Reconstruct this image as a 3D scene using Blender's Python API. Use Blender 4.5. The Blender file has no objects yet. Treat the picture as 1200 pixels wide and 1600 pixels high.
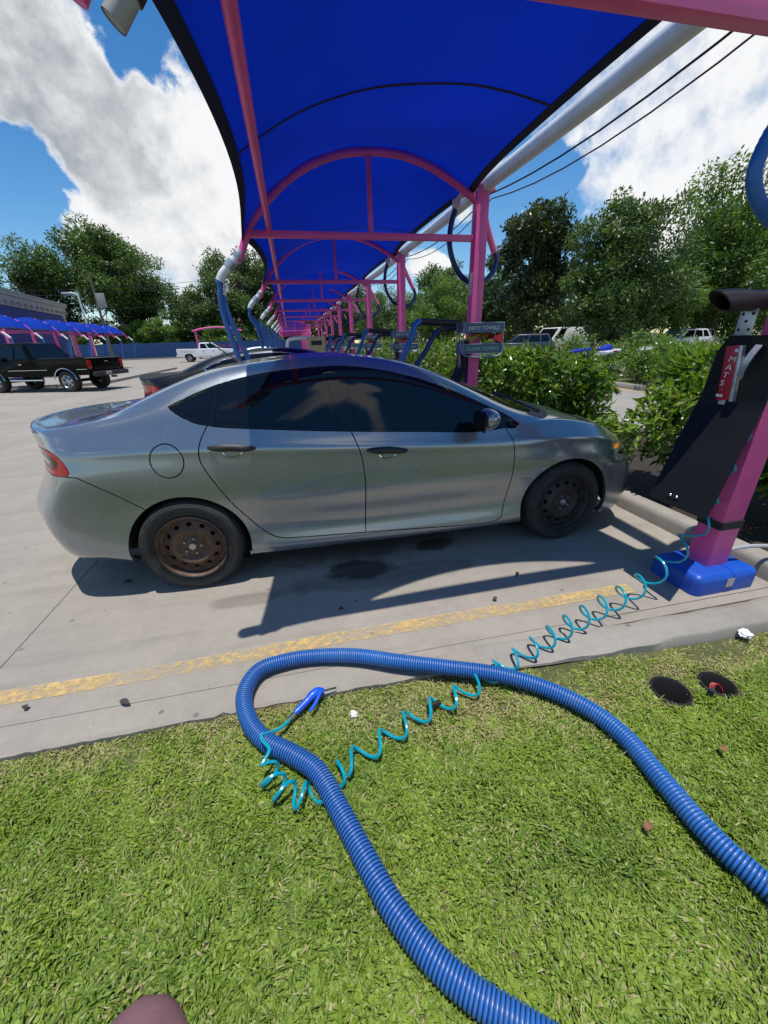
import bpy, bmesh, math, random
import numpy as np
from mathutils import Vector, Matrix, noise as mnoise

R = math.radians
random.seed(7)
rng = np.random.default_rng(11)
scene = bpy.context.scene
col = scene.collection

# ------------------------------------------------------------------ camera
cam_d = bpy.data.cameras.new('camera')
cam_d.sensor_fit = 'VERTICAL'
cam_d.sensor_height = 36.0
cam_d.lens = 36.0 * 600.0 / 1600.0
cam_d.clip_start = 0.03
cam_d.clip_end = 2000
cam = bpy.data.objects.new('camera', cam_d)
col.objects.link(cam)
def set_camera(yaw, pitch, roll, h):
    y, p, r = R(yaw), R(pitch), R(roll)
    F = Vector((math.sin(y) * math.cos(p), math.cos(y) * math.cos(p), -math.sin(p)))
    R0 = Vector((math.cos(y), -math.sin(y), 0))
    U0 = R0.cross(F)
    Rv = R0 * math.cos(r) + U0 * math.sin(r)
    Uv = -R0 * math.sin(r) + U0 * math.cos(r)
    m = Matrix((Rv, Uv, -F)).transposed().to_4x4()
    m.translation = Vector((0, 0, h))
    cam.matrix_world = m
set_camera(11.3, 24.0, -1.8, 1.51)
scene.camera = cam

# ------------------------------------------------------------------ light
SUN_EL, SUN_AZ = 85.0, 187.0            # azimuth from +Y clockwise: almost overhead, a touch behind the camera
sd = bpy.data.lights.new('sun', 'SUN')
sd.energy = 4.6
sd.angle = R(0.53)
sd.color = (1.0, 0.96, 0.9)
sun = bpy.data.objects.new('sun', sd)
col.objects.link(sun)
sv = Vector((math.sin(R(SUN_AZ)) * math.cos(R(SUN_EL)), math.cos(R(SUN_AZ)) * math.cos(R(SUN_EL)), math.sin(R(SUN_EL))))
sun.rotation_euler = (-sv).to_track_quat('-Z', 'Y').to_euler()
sun.location = (0, 0, 30)
scene.view_settings.view_transform = 'Standard'
scene.view_settings.look = 'None'
scene.view_settings.gamma = 1
scene.view_settings.use_curve_mapping = False
scene.view_settings.exposure = 0.0

world = bpy.data.worlds.new('World')
scene.world = world
world.use_nodes = True
def build_world():
    nt = world.node_tree
    nt.nodes.clear()
    N, L = nt.nodes.new, nt.links.new
    def math_(op, a, b=None, c=None, clamp=False):
        n = N('ShaderNodeMath'); n.operation = op; n.use_clamp = clamp
        for i, v in enumerate((a, b, c)):
            if v is None: continue
            if isinstance(v, (int, float)): n.inputs[i].default_value = v
            else: L(v, n.inputs[i])
        return n.outputs[0]
    def vm(op, a, b=None, scale=None):
        n = N('ShaderNodeVectorMath'); n.operation = op
        for i, v in enumerate((a, b)):
            if v is None: continue
            if isinstance(v, (tuple, list)): n.inputs[i].default_value = v
            else: L(v, n.inputs[i])
        if scale is not None: n.inputs['Scale'].default_value = scale
        return n
    def noise(vec, scale, detail, rough=0.55):
        n = N('ShaderNodeTexNoise'); n.inputs['Scale'].default_value = scale
        n.inputs['Detail'].default_value = detail; n.inputs['Roughness'].default_value = rough
        L(vec, n.inputs['Vector']); return n.outputs['Fac']
    def smooth(v, a, b):
        n = N('ShaderNodeMapRange'); n.interpolation_type = 'SMOOTHSTEP'
        L(v, n.inputs[0]); n.inputs[1].default_value = a; n.inputs[2].default_value = b
        return n.outputs[0]
    tc = N('ShaderNodeTexCoord')
    d = vm('NORMALIZE', tc.outputs['Generated']).outputs[0]
    sky = N('ShaderNodeTexSky'); sky.sky_type = 'NISHITA'; sky.sun_disc = False
    sky.sun_elevation = R(SUN_EL); sky.sun_rotation = R(SUN_AZ)
    sky.air_density = 1.0; sky.dust_density = 0.1; sky.ozone_density = 3.0
    # clouds: soft lobes by direction, ragged with noise, plus drifting clouds all round
    blobs = CLOUDS
    def nvec(sc, det, amt):
        n = N('ShaderNodeTexNoise'); n.inputs['Scale'].default_value = sc; n.inputs['Detail'].default_value = det; n.inputs['Roughness'].default_value = .6
        L(d, n.inputs['Vector'])
        s = vm('SUBTRACT', n.outputs['Color'], (.5, .5, .5)).outputs[0]
        return vm('SCALE', s, scale=amt).outputs[0]
    dw = vm('NORMALIZE', vm('ADD', vm('ADD', d, nvec(3.2, 4, .34)).outputs[0], nvec(11, 8, .14)).outputs[0]).outputs[0]
    acc = None
    for (dx, dy, dz, ang, wgt) in blobs:
        v = Vector((dx, dy, dz)).normalized()
        dt = vm('DOT_PRODUCT', dw, tuple(v)).outputs['Value']
        m = N('ShaderNodeMapRange'); m.interpolation_type = 'SMOOTHSTEP'
        L(dt, m.inputs[0]); m.inputs[1].default_value = math.cos(R(ang)); m.inputs[2].default_value = math.cos(R(ang * 0.25))
        m.inputs[3].default_value = 0; m.inputs[4].default_value = wgt
        acc = m.outputs[0] if acc is None else (math_('ADD', acc, m.outputs[0]) if wgt < 0 else math_('MAXIMUM', acc, m.outputs[0]))
    low = noise(d, 1.9, 3)
    far = smooth(low, 0.50, 0.66)
    # keep the drifting clouds to the part of the sky without clouds of its own
    front = vm('DOT_PRODUCT', d, tuple(Vector((0.15, 1, 0.25)).normalized())).outputs['Value']
    keep = smooth(front, 0.75, 0.3)
    far = math_('MULTIPLY', far, keep)
    base = math_('MAXIMUM', acc, far)
    fb = noise(d, 4.6, 11, 0.60)
    bil = noise(d, 13.0, 8, 0.62)
    dens = math_('ADD', math_('SUBTRACT', base, 0.5), math_('ADD', math_('MULTIPLY', math_('SUBTRACT', fb, 0.5), 1.2), math_('MULTIPLY', math_('SUBTRACT', bil, 0.5), 0.6)))
    mask = smooth(dens, -0.10, 0.30)
    # billows: density falls off towards the light; grey flat bases
    up = vm('ADD', d, (0.012, -0.02, 0.05)).outputs[0]
    emb = math_('SUBTRACT', fb, noise(up, 4.6, 11, 0.60))
    emb2 = math_('SUBTRACT', bil, noise(vm('ADD', d, (0.004, -0.008, 0.020)).outputs[0], 13.0, 8, 0.62))
    gr = None
    for (dx, dy, dz, ang, wgt) in SHADE:
        dt = vm('DOT_PRODUCT', dw, tuple(Vector((dx, dy, dz)).normalized())).outputs['Value']
        m = N('ShaderNodeMapRange'); m.interpolation_type = 'SMOOTHSTEP'
        L(dt, m.inputs[0]); m.inputs[1].default_value = math.cos(R(ang)); m.inputs[2].default_value = math.cos(R(ang * 0.2)); m.inputs[4].default_value = wgt
        gr = m.outputs[0] if gr is None else math_('MAXIMUM', gr, m.outputs[0])
    soft = noise(d, 3.1, 5)
    gen = math_('MULTIPLY', smooth(soft, .52, .78), .40)
    gr = math_('MULTIPLY', math_('MAXIMUM', gr, gen), smooth(dens, .0, .45))
    lum = math_('SUBTRACT', 0.98, math_('MULTIPLY', gr, 0.46))
    lum = math_('ADD', lum, math_('ADD', math_('MULTIPLY', emb, 1.05), math_('MULTIPLY', emb2, 0.7)))
    lum = math_('MINIMUM', math_('MAXIMUM', lum, 0.30), 1.0)
    cc = N('ShaderNodeMix'); cc.data_type = 'RGBA'
    cc.inputs[6].default_value = (3.3, 3.7, 4.2, 1); cc.inputs[7].default_value = (9.9, 10.0, 10.1, 1)
    L(smooth(lum, 0.28, 1.0), cc.inputs[0])
    hs = N('ShaderNodeHueSaturation'); hs.inputs['Saturation'].default_value = 1.32; hs.inputs['Value'].default_value = 1.45
    L(sky.outputs[0], hs.inputs['Color'])
    mx = N('ShaderNodeMix'); mx.data_type = 'RGBA'
    L(mask, mx.inputs[0]); L(hs.outputs[0], mx.inputs[6]); L(cc.outputs[2], mx.inputs[7])
    bg = N('ShaderNodeBackground'); bg.inputs['Strength'].default_value = 0.095
    L(mx.outputs[2], bg.inputs['Color'])
    out = N('ShaderNodeOutputWorld'); L(bg.outputs[0], out.inputs['Surface'])
# cloud lobes: direction, angular size in degrees, weight (negative lobes keep a blue gap)
CLOUDS = [
    (-0.339, 0.851, 0.402, 17, 0.95),
    (-0.285, 0.878, 0.386, 13, 0.95),
    (-0.343, 0.876, 0.339, 9, 0.9),
    (-0.229, 0.911, 0.343, 10, 0.95),
    (-0.283, 0.921, 0.269, 8, 0.95),
    (-0.184, 0.937, 0.296, 11, 0.95),
    (-0.129, 0.962, 0.239, 10, 0.95),
    (-0.353, 0.909, 0.220, 4, 0.8),
    (-0.256, 0.951, 0.173, 8, 0.9),
    (-0.172, 0.973, 0.156, 8, 0.85),
    (-0.105, 0.987, 0.124, 6, 0.7),
    (0.635, 0.686, 0.354, 18, 0.74),
    (0.584, 0.745, 0.323, 10, 0.66),
    (0.721, 0.634, 0.279, 14, 0.72),
    (0.532, 0.796, 0.288, 7, 0.62),
    (0.700, 0.679, 0.222, 11, 0.62),
    (0.345, 0.929, 0.134, 4.5, 0.9),
    (0.293, 0.949, 0.118, 4, 0.8),
    (0.444, 0.858, 0.256, 5, 0.66),
    (0.639, 0.742, 0.202, 9, 0.7),
    (-0.408, 0.882, 0.237, 5.5, -0.8),
    (-0.185, 0.886, 0.425, 5, -0.8),
    (-0.260, 0.860, 0.439, 2.5, -0.3),
    (0.484, 0.835, 0.261, 4, -0.45),
    (0.258, 0.928, 0.270, 7, -0.8),
    (0.324, 0.921, 0.217, 5, -0.7),
]
SHADE = [
    (-0.352, 0.880, 0.317, 8, 0.9),
    (-0.282, 0.905, 0.319, 7, 0.9),
    (-0.226, 0.918, 0.326, 5, 0.6),
    (-0.327, 0.844, 0.424, 7, 0.8),
    (-0.236, 0.942, 0.240, 6, 0.5),
    (-0.144, 0.973, 0.178, 5, 0.45),
    (-0.285, 0.878, 0.386, 5, 0.25),
]
build_world()

# ------------------------------------------------------------------ helpers
def tag(o, label=None, cat=None, group=None, kind=None):
    if label: o['label'] = label
    if cat: o['category'] = cat
    if group: o['group'] = group
    if kind: o['kind'] = kind
    return o
def thing(name, label, cat, loc=(0, 0, 0), rz=0.0, group=None):
    o = bpy.data.objects.new(name, None)
    o.empty_display_size = 0.1
    col.objects.link(o)
    o.location = loc
    o.rotation_euler = (0, 0, rz)
    return tag(o, label, cat, group)
def link(name, me, parent=None, loc=None, rot=None):
    o = bpy.data.objects.new(name, me)
    col.objects.link(o)
    if parent is not None: o.parent = parent
    if loc is not None: o.location = loc
    if rot is not None: o.rotation_euler = rot
    return o
def copy_tree(o, parent=None):
    c = o.copy()
    col.objects.link(c)
    if parent is not None: c.parent = parent
    for ch in list(o.children): copy_tree(ch, c)
    return c
def frames(pts):
    P = np.asarray(pts, float)
    T = np.gradient(P, axis=0)
    T /= np.linalg.norm(T, axis=1)[:, None] + 1e-12
    n = np.cross(T[0], (0, 0, 1.0))
    if np.linalg.norm(n) < 1e-3: n = np.cross(T[0], (1.0, 0, 0))
    n /= np.linalg.norm(n)
    Ns = [n]
    for i in range(1, len(P)):
        n = Ns[-1] - T[i] * np.dot(Ns[-1], T[i])
        n /= np.linalg.norm(n) + 1e-12
        Ns.append(n)
    Ns = np.array(Ns)
    return P, T, Ns, np.cross(T, Ns)
def crom(pts, step, closed=False):
    """resampled centripetal spline through pts, about step apart"""
    P = np.asarray(pts, float)
    if closed: P = np.vstack([P[-1], P, P[0], P[1]])
    else: P = np.vstack([2 * P[0] - P[1], P, 2 * P[-1] - P[-2]])
    out = []
    for i in range(1, len(P) - 2):
        p0, p1, p2, p3 = P[i - 1:i + 3]
        t1 = np.linalg.norm(p1 - p0) ** .5 + 1e-9; t2 = t1 + np.linalg.norm(p2 - p1) ** .5 + 1e-9
        t3 = t2 + np.linalg.norm(p3 - p2) ** .5 + 1e-9
        n = max(1, int(math.ceil(np.linalg.norm(p2 - p1) / step)))
        t = np.linspace(t1, t2, n, endpoint=False)[:, None]
        A1 = (t1 - t) / t1 * p0 + t / t1 * p1
        A2 = (t2 - t) / (t2 - t1) * p1 + (t - t1) / (t2 - t1) * p2
        A3 = (t3 - t) / (t3 - t2) * p2 + (t - t2) / (t3 - t2) * p3
        B1 = (t2 - t) / t2 * A1 + t / t2 * A2
        B2 = (t3 - t) / (t3 - t1) * A2 + (t - t1) / (t3 - t1) * A3
        out.append((t2 - t) / (t2 - t1) * B1 + (t - t1) / (t2 - t1) * B2)
    out = np.vstack(out)
    if not closed: out = np.vstack([out, P[-2]])
    return out
def finish(me, mats, smooth=True, angle=40):
    for m in (mats if isinstance(mats, (list, tuple)) else [mats]): me.materials.append(m)
    if smooth:
        me.polygons.foreach_set('use_smooth', np.ones(len(me.polygons), dtype=bool))
        me.set_sharp_from_angle(angle=R(angle))
    me.update()
class MB:
    def __init__(s): s.v = []; s.f = []; s.m = []; s.cur = 0
    def add(s, V, F):
        b = len(s.v)
        s.v.extend([tuple(map(float, p)) for p in V])
        for f in F: s.f.append(tuple(i + b for i in f)); s.m.append(s.cur)
        return s
    def box(s, c, size, rz=0.0, rot=None, bevel=0.0):
        hx, hy, hz = [k / 2 for k in size]
        if bevel > 0:
            bm = bmesh.new(); bmesh.ops.create_cube(bm, size=1)
            bmesh.ops.scale(bm, vec=size, verts=bm.verts)
            bmesh.ops.bevel(bm, geom=list(bm.edges), offset=min(bevel, min(size) * .45), segments=2, profile=.6, affect='EDGES')
            bm.verts.index_update()
            V = [v.co.copy() for v in bm.verts]; F = [[v.index for v in f.verts] for f in bm.faces]; bm.free()
        else:
            V = [Vector((x, y, z)) for x in (-hx, hx) for y in (-hy, hy) for z in (-hz, hz)]
            F = [(0, 1, 3, 2), (4, 6, 7, 5), (0, 4, 5, 1), (2, 3, 7, 6), (0, 2, 6, 4), (1, 5, 7, 3)]
        m = rot if rot is not None else Matrix.Rotation(rz, 3, 'Z')
        return s.add([m @ v + Vector(c) for v in V], F)
    def tube(s, pts, r, n=8, caps=True):
        P, T, A, B = frames(pts)
        k = len(P)
        r = np.full(k, r) if np.isscalar(r) else np.asarray(r, float)
        a = np.linspace(0, 2 * math.pi, n, endpoint=False)
        V = P[:, None] + r[:, None, None] * (A[:, None] * np.cos(a)[None, :, None] + B[:, None] * np.sin(a)[None, :, None])
        F = [(i * n + j, i * n + (j + 1) % n, (i + 1) * n + (j + 1) % n, (i + 1) * n + j) for i in range(k - 1) for j in range(n)]
        if caps: F += [tuple(range(n - 1, -1, -1)), tuple((k - 1) * n + j for j in range(n))]
        return s.add(V.reshape(-1, 3), F)
    def bar(s, a, b, w, h=None, up=(0, 0, 1)):
        """rectangular bar from a to b"""
        a, b = Vector(a), Vector(b); h = h or w
        t = (b - a).normalized(); u = Vector(up)
        if abs(t.dot(u)) > .99: u = Vector((0, 1, 0))
        x = t.cross(u).normalized(); y = x.cross(t)
        V = [p + x * i * w / 2 + y * j * h / 2 for p in (a, b) for i in (-1, 1) for j in (-1, 1)]
        return s.add(V, [(0, 1, 3, 2), (4, 6, 7, 5), (0, 4, 5, 1), (2, 3, 7, 6), (0, 2, 6, 4), (1, 5, 7, 3)])
    def lathe(s, prof, c, axis='Y', n=32, sgn=1):
        """prof: (radius, height along axis)"""
        V = []
        for (r, h) in prof:
            for j in range(n):
                a = 2 * math.pi * j / n
                p = (r * math.cos(a), sgn * h, r * math.sin(a)) if axis == 'Y' else (r * math.cos(a), r * math.sin(a), h) if axis == 'Z' else (sgn * h, r * math.cos(a), r * math.sin(a))
                V.append((p[0] + c[0], p[1] + c[1], p[2] + c[2]))
        k = len(prof)
        F = [(i * n + j, i * n + (j + 1) % n, (i + 1) * n + (j + 1) % n, (i + 1) * n + j) for i in range(k - 1) for j in range(n)]
        return s.add(V, F)
    def prism(s, poly, plane, d0, d1):
        """2-D outline extruded; plane 'xz' (along y), 'xy' (along z), 'yz' (along x)"""
        n = len(poly)
        def P(p, d): return (p[0], d, p[1]) if plane == 'xz' else (p[0], p[1], d) if plane == 'xy' else (d, p[0], p[1])
        V = [P(p, d0) for p in poly] + [P(p, d1) for p in poly]
        F = [tuple(range(n)), tuple(range(2 * n - 1, n - 1, -1))] + [(i, i + n, (i + 1) % n + n, (i + 1) % n) for i in range(n)]
        return s.add(V, F)
    def quad(s, a, b, c, d): return s.add([a, b, c, d], [(0, 1, 2, 3)])
    def mesh(s, name, mats, off=(0, 0, 0), smooth=True, angle=40, recalc=True):
        me = bpy.data.meshes.new(name)
        me.from_pydata([(x - off[0], y - off[1], z - off[2]) for x, y, z in s.v], [], s.f)
        if any(s.m): me.polygons.foreach_set('material_index', s.m)
        if recalc:
            bm = bmesh.new(); bm.from_mesh(me); bmesh.ops.recalc_face_normals(bm, faces=bm.faces); bm.to_mesh(me); bm.free()
        finish(me, mats, smooth, angle)
        return me
    def build(s, name, mats, parent=None, off=(0, 0, 0), loc=None, smooth=True, angle=40, recalc=True):
        return link(name, s.mesh(name, mats, off, smooth, angle, recalc), parent, loc)
def fast_mesh(name, V, F, mats, attrs=None, smooth=False, mi=None):
    """V (n,3), F (m,4) or (m,3) arrays"""
    me = bpy.data.meshes.new(name)
    V = np.ascontiguousarray(V, dtype=np.float32); F = np.ascontiguousarray(F, dtype=np.int32)
    k = F.shape[1]
    me.vertices.add(len(V)); me.vertices.foreach_set('co', V.ravel())
    me.loops.add(F.size); me.loops.foreach_set('vertex_index', F.ravel())
    me.polygons.add(len(F)); me.polygons.foreach_set('loop_start', np.arange(0, F.size, k, dtype=np.int32))
    me.update(calc_edges=True)
    for nm, arr in (attrs or {}).items():
        at = me.attributes.new(nm, 'FLOAT', 'POINT'); at.data.foreach_set('value', np.ascontiguousarray(arr, dtype=np.float32))
    for m in (mats if isinstance(mats, (list, tuple)) else [mats]): me.materials.append(m)
    if mi is not None: me.polygons.foreach_set('material_index', np.ascontiguousarray(mi, dtype=np.int32))
    me.polygons.foreach_set('use_smooth', np.full(len(F), smooth, dtype=bool))
    me.validate(); me.update()
    return me

# ------------------------------------------------------------------ materials
def new_mat(name):
    m = bpy.data.materials.new(name); m.use_nodes = True
    nt = m.node_tree; b = nt.nodes['Principled BSDF']
    return m, nt, b
def pbr(name, color, rough=0.5, metal=0.0, coat=0.0, var=0.0, scale=8.0, bump=0.0, bscale=60.0, spec=0.5, dirt=None, dscale=3.0, damt=0.5):
    m, nt, b = new_mat(name)
    N, L = nt.nodes.new, nt.links.new
    b.inputs['Roughness'].default_value = rough; b.inputs['Metallic'].default_value = metal
    b.inputs['Specular IOR Level'].default_value = spec
    if coat: b.inputs['Coat Weight'].default_value = coat; b.inputs['Coat Roughness'].default_value = 0.03
    c4 = (*color, 1)
    b.inputs['Base Color'].default_value = c4
    tc = N('ShaderNodeTexCoord')
    last = None
    if var > 0:
        n = N('ShaderNodeTexNoise'); n.inputs['Scale'].default_value = scale; n.inputs['Detail'].default_value = 6
        L(tc.outputs['Object'], n.inputs['Vector'])
        mx = N('ShaderNodeMix'); mx.data_type = 'RGBA'
        mx.inputs[6].default_value = tuple(max(0, k * (1 - var)) for k in color) + (1,)
        mx.inputs[7].default_value = tuple(min(1, k * (1 + var)) for k in color) + (1,)
        mr = N('ShaderNodeMapRange'); L(n.outputs['Fac'], mr.inputs[0]); mr.inputs[1].default_value = .3; mr.inputs[2].default_value = .7
        L(mr.outputs[0], mx.inputs[0]); last = mx.outputs[2]
    if dirt:
        n = N('ShaderNodeTexNoise'); n.inputs['Scale'].default_value = dscale; n.inputs['Detail'].default_value = 8; n.inputs['Roughness'].default_value = .65
        L(tc.outputs['Object'], n.inputs['Vector'])
        mr = N('ShaderNodeMapRange'); L(n.outputs['Fac'], mr.inputs[0]); mr.inputs[1].default_value = .52; mr.inputs[2].default_value = .72; mr.inputs[4].default_value = damt
        mx = N('ShaderNodeMix'); mx.data_type = 'RGBA'; L(mr.outputs[0], mx.inputs[0])
        if last is not None: L(last, mx.inputs[6])
        else: mx.inputs[6].default_value = c4
        mx.inputs[7].default_value = (*dirt, 1); last = mx.outputs[2]
    if last is not None: L(last, b.inputs['Base Color'])
    if bump > 0:
        n = N('ShaderNodeTexNoise'); n.inputs['Scale'].default_value = bscale; n.inputs['Detail'].default_value = 5
        L(tc.outputs['Object'], n.inputs['Vector'])
        bp = N('ShaderNodeBump'); bp.inputs['Strength'].default_value = bump; bp.inputs['Distance'].default_value = 0.01
        L(n.outputs['Fac'], bp.inputs['Height']); L(bp.outputs[0], b.inputs['Normal'])
    return m
def leaf_mat(name, c_dark, c_light, c_odd=None, trans=0.35, rough=0.45):
    m, nt, b = new_mat(name)
    N, L = nt.nodes.new, nt.links.new
    at = N('ShaderNodeAttribute'); at.attribute_name = 'tint'
    cr = N('ShaderNodeValToRGB')
    cr.color_ramp.elements[0].color = (*c_dark, 1); cr.color_ramp.elements[0].position = 0.0
    cr.color_ramp.elements[1].color = (*c_light, 1); cr.color_ramp.elements[1].position = 0.85
    if c_odd:
        e = cr.color_ramp.elements.new(0.97); e.color = (*c_odd, 1)
    L(at.outputs['Fac'], cr.inputs[0])
    L(cr.outputs[0], b.inputs['Base Color'])
    b.inputs['Roughness'].default_value = rough
    b.inputs['Specular IOR Level'].default_value = 0.4
    tr = N('ShaderNodeBsdfTranslucent')
    g = N('ShaderNodeMix'); g.data_type = 'RGBA'; g.blend_type = 'MULTIPLY'; g.inputs[0].default_value = 1
    L(cr.outputs[0], g.inputs[6]); g.inputs[7].default_value = (1.5, 1.55, 0.6, 1)
    L(g.outputs[2], tr.inputs['Color'])
    ms = N('ShaderNodeMixShader'); ms.inputs[0].default_value = trans
    L(b.outputs[0], ms.inputs[1]); L(tr.outputs[0], ms.inputs[2])
    L(ms.outputs[0], nt.nodes['Material Output'].inputs['Surface'])
    return m
def fabric_mat(name, c, ctr):
    m, nt, b = new_mat(name)
    N, L = nt.nodes.new, nt.links.new
    tc = N('ShaderNodeTexCoord')
    n = N('ShaderNodeTexNoise'); n.inputs['Scale'].default_value = .6; n.inputs['Detail'].default_value = 8
    L(tc.outputs['Object'], n.inputs['Vector'])
    mx = N('ShaderNodeMix'); mx.data_type = 'RGBA'; L(n.outputs['Fac'], mx.inputs[0])
    mx.inputs[6].default_value = tuple(k * .35 for k in ctr) + (1,); mx.inputs[7].default_value = tuple(k * 1.7 for k in ctr) + (1,)
    b.inputs['Base Color'].default_value = (*c, 1); b.inputs['Roughness'].default_value = .7
    b.inputs['Specular IOR Level'].default_value = .2
    w = N('ShaderNodeTexWave'); w.inputs['Scale'].default_value = 140; L(tc.outputs['Object'], w.inputs['Vector'])
    bp = N('ShaderNodeBump'); bp.inputs['Strength'].default_value = .1; bp.inputs['Distance'].default_value = .002
    L(w.outputs['Fac'], bp.inputs['Height']); L(bp.outputs[0], b.inputs['Normal'])
    tr = N('ShaderNodeBsdfTranslucent'); L(mx.outputs[2], tr.inputs['Color'])
    ms = N('ShaderNodeMixShader'); ms.inputs[0].default_value = .55
    L(b.outputs[0], ms.inputs[1]); L(tr.outputs[0], ms.inputs[2])
    L(ms.outputs[0], nt.nodes['Material Output'].inputs['Surface'])
    return m
def paint_mat(name, color, metal=.75, rough=.32, flake=0.04):
    m, nt, b = new_mat(name)
    N, L = nt.nodes.new, nt.links.new
    tc = N('ShaderNodeTexCoord')
    n = N('ShaderNodeTexNoise'); n.inputs['Scale'].default_value = 900; n.inputs['Detail'].default_value = 1
    L(tc.outputs['Object'], n.inputs['Vector'])
    d = N('ShaderNodeTexNoise'); d.inputs['Scale'].default_value = 2.2; d.inputs['Detail'].default_value = 8; d.inputs['Roughness'].default_value = .65
    L(tc.outputs['Object'], d.inputs['Vector'])
    mx = N('ShaderNodeMix'); mx.data_type = 'RGBA'; L(n.outputs['Fac'], mx.inputs[0])
    mx.inputs[6].default_value = tuple(k * (1 - 4 * flake) for k in color) + (1,); mx.inputs[7].default_value = tuple(k * (1 + 4 * flake) for k in color) + (1,)
    L(mx.outputs[2], b.inputs['Base Color'])
    b.inputs['Metallic'].default_value = metal
    mr = N('ShaderNodeMapRange'); L(d.outputs['Fac'], mr.inputs[0]); mr.inputs[1].default_value = .35; mr.inputs[2].default_value = .7
    mr.inputs[3].default_value = rough * .85; mr.inputs[4].default_value = rough * 1.25
    L(mr.outputs[0], b.inputs['Roughness'])
    b.inputs['Coat Weight'].default_value = 1 if sum(color) > .1 else .35
    if sum(color) <= .1: b.inputs['Specular IOR Level'].default_value = .3
    mr2 = N('ShaderNodeMapRange'); L(d.outputs['Fac'], mr2.inputs[0]); mr2.inputs[1].default_value = .4; mr2.inputs[2].default_value = .75
    mr2.inputs[3].default_value = .012; mr2.inputs[4].default_value = .05
    L(mr2.outputs[0], b.inputs['Coat Roughness'])
    return m
def concrete_mat(name, base, tan, oil=()):
    m, nt, b = new_mat(name)
    N, L = nt.nodes.new, nt.links.new
    geo = N('ShaderNodeNewGeometry')
    def noise(sc, det, ro=.6):
        n = N('ShaderNodeTexNoise'); n.inputs['Scale'].default_value = sc; n.inputs['Detail'].default_value = det; n.inputs['Roughness'].default_value = ro
        L(geo.outputs['Position'], n.inputs['Vector']); return n.outputs['Fac']
    def mr(v, a, b_, c=0, d=1):
        n = N('ShaderNodeMapRange'); L(v, n.inputs[0])
        for i, k in enumerate((a, b_, c, d)): n.inputs[i + 1].default_value = k
        return n.outputs[0]
    def mix(f, a, c, blend='MIX'):
        n = N('ShaderNodeMix'); n.data_type = 'RGBA'; n.blend_type = blend
        if isinstance(f, (int, float)): n.inputs[0].default_value = f
        else: L(f, n.inputs[0])
        for i, k in ((6, a), (7, c)):
            if isinstance(k, tuple): n.inputs[i].default_value = (*k, 1)
            else: L(k, n.inputs[i])
        return n.outputs[2]
    c = mix(mr(noise(.7, 6), .35, .65), base, tan)
    c = mix(mr(noise(9, 8, .7), .3, .75, 0, .35), c, tuple(k * .6 for k in base))
    c = mix(mr(noise(60, 4), .35, .7, 0, .3), c, tuple(k * .62 for k in tan))
    c = mix(mr(noise(190, 2), .58, .75, 0, .55), c, tuple(min(1, k * 1.35) for k in tan))
    c = mix(mr(noise(2.1, 8, .68), .50, .74, 0, .42), c, tuple(k * .55 for k in base))
    st = N('ShaderNodeVectorMath'); st.operation = 'MULTIPLY'; L(geo.outputs['Position'], st.inputs[0]); st.inputs[1].default_value = (.5, 5.0, 1)
    sn = N('ShaderNodeTexNoise'); sn.inputs['Scale'].default_value = 1.4; sn.inputs['Detail'].default_value = 7; sn.inputs['Roughness'].default_value = .65; L(st.outputs[0], sn.inputs['Vector'])
    c = mix(mr(sn.outputs['Fac'], .52, .74, 0, .38), c, tuple(k * .5 for k in base))
    # scattered gum spots and drips
    v = N('ShaderNodeTexVoronoi'); v.inputs['Scale'].default_value = 5.5; L(geo.outputs['Position'], v.inputs['Vector'])
    c = mix(mr(v.outputs['Distance'], .085, .06, 0, .55), c, (.07, .065, .06))
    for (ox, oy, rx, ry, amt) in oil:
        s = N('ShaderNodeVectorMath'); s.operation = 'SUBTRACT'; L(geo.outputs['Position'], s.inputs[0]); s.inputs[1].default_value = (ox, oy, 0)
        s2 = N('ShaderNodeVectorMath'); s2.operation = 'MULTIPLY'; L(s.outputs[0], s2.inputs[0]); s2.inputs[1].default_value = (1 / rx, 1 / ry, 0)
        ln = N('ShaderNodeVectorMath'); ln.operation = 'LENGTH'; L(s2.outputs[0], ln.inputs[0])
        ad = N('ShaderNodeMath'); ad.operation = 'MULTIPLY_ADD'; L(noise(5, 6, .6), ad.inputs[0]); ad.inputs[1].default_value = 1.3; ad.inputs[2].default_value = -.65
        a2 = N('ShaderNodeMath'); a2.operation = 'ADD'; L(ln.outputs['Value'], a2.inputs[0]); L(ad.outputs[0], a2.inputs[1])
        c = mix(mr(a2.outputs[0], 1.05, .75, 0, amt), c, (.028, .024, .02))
    L(c, b.inputs['Base Color'])
    b.inputs['Roughness'].default_value = .85; b.inputs['Specular IOR Level'].default_value = .3
    bp = N('ShaderNodeBump'); bp.inputs['Strength'].default_value = .35; bp.inputs['Distance'].default_value = .006
    L(noise(75, 6, .7), bp.inputs['Height']); L(bp.outputs[0], b.inputs['Normal'])
    return m
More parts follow.
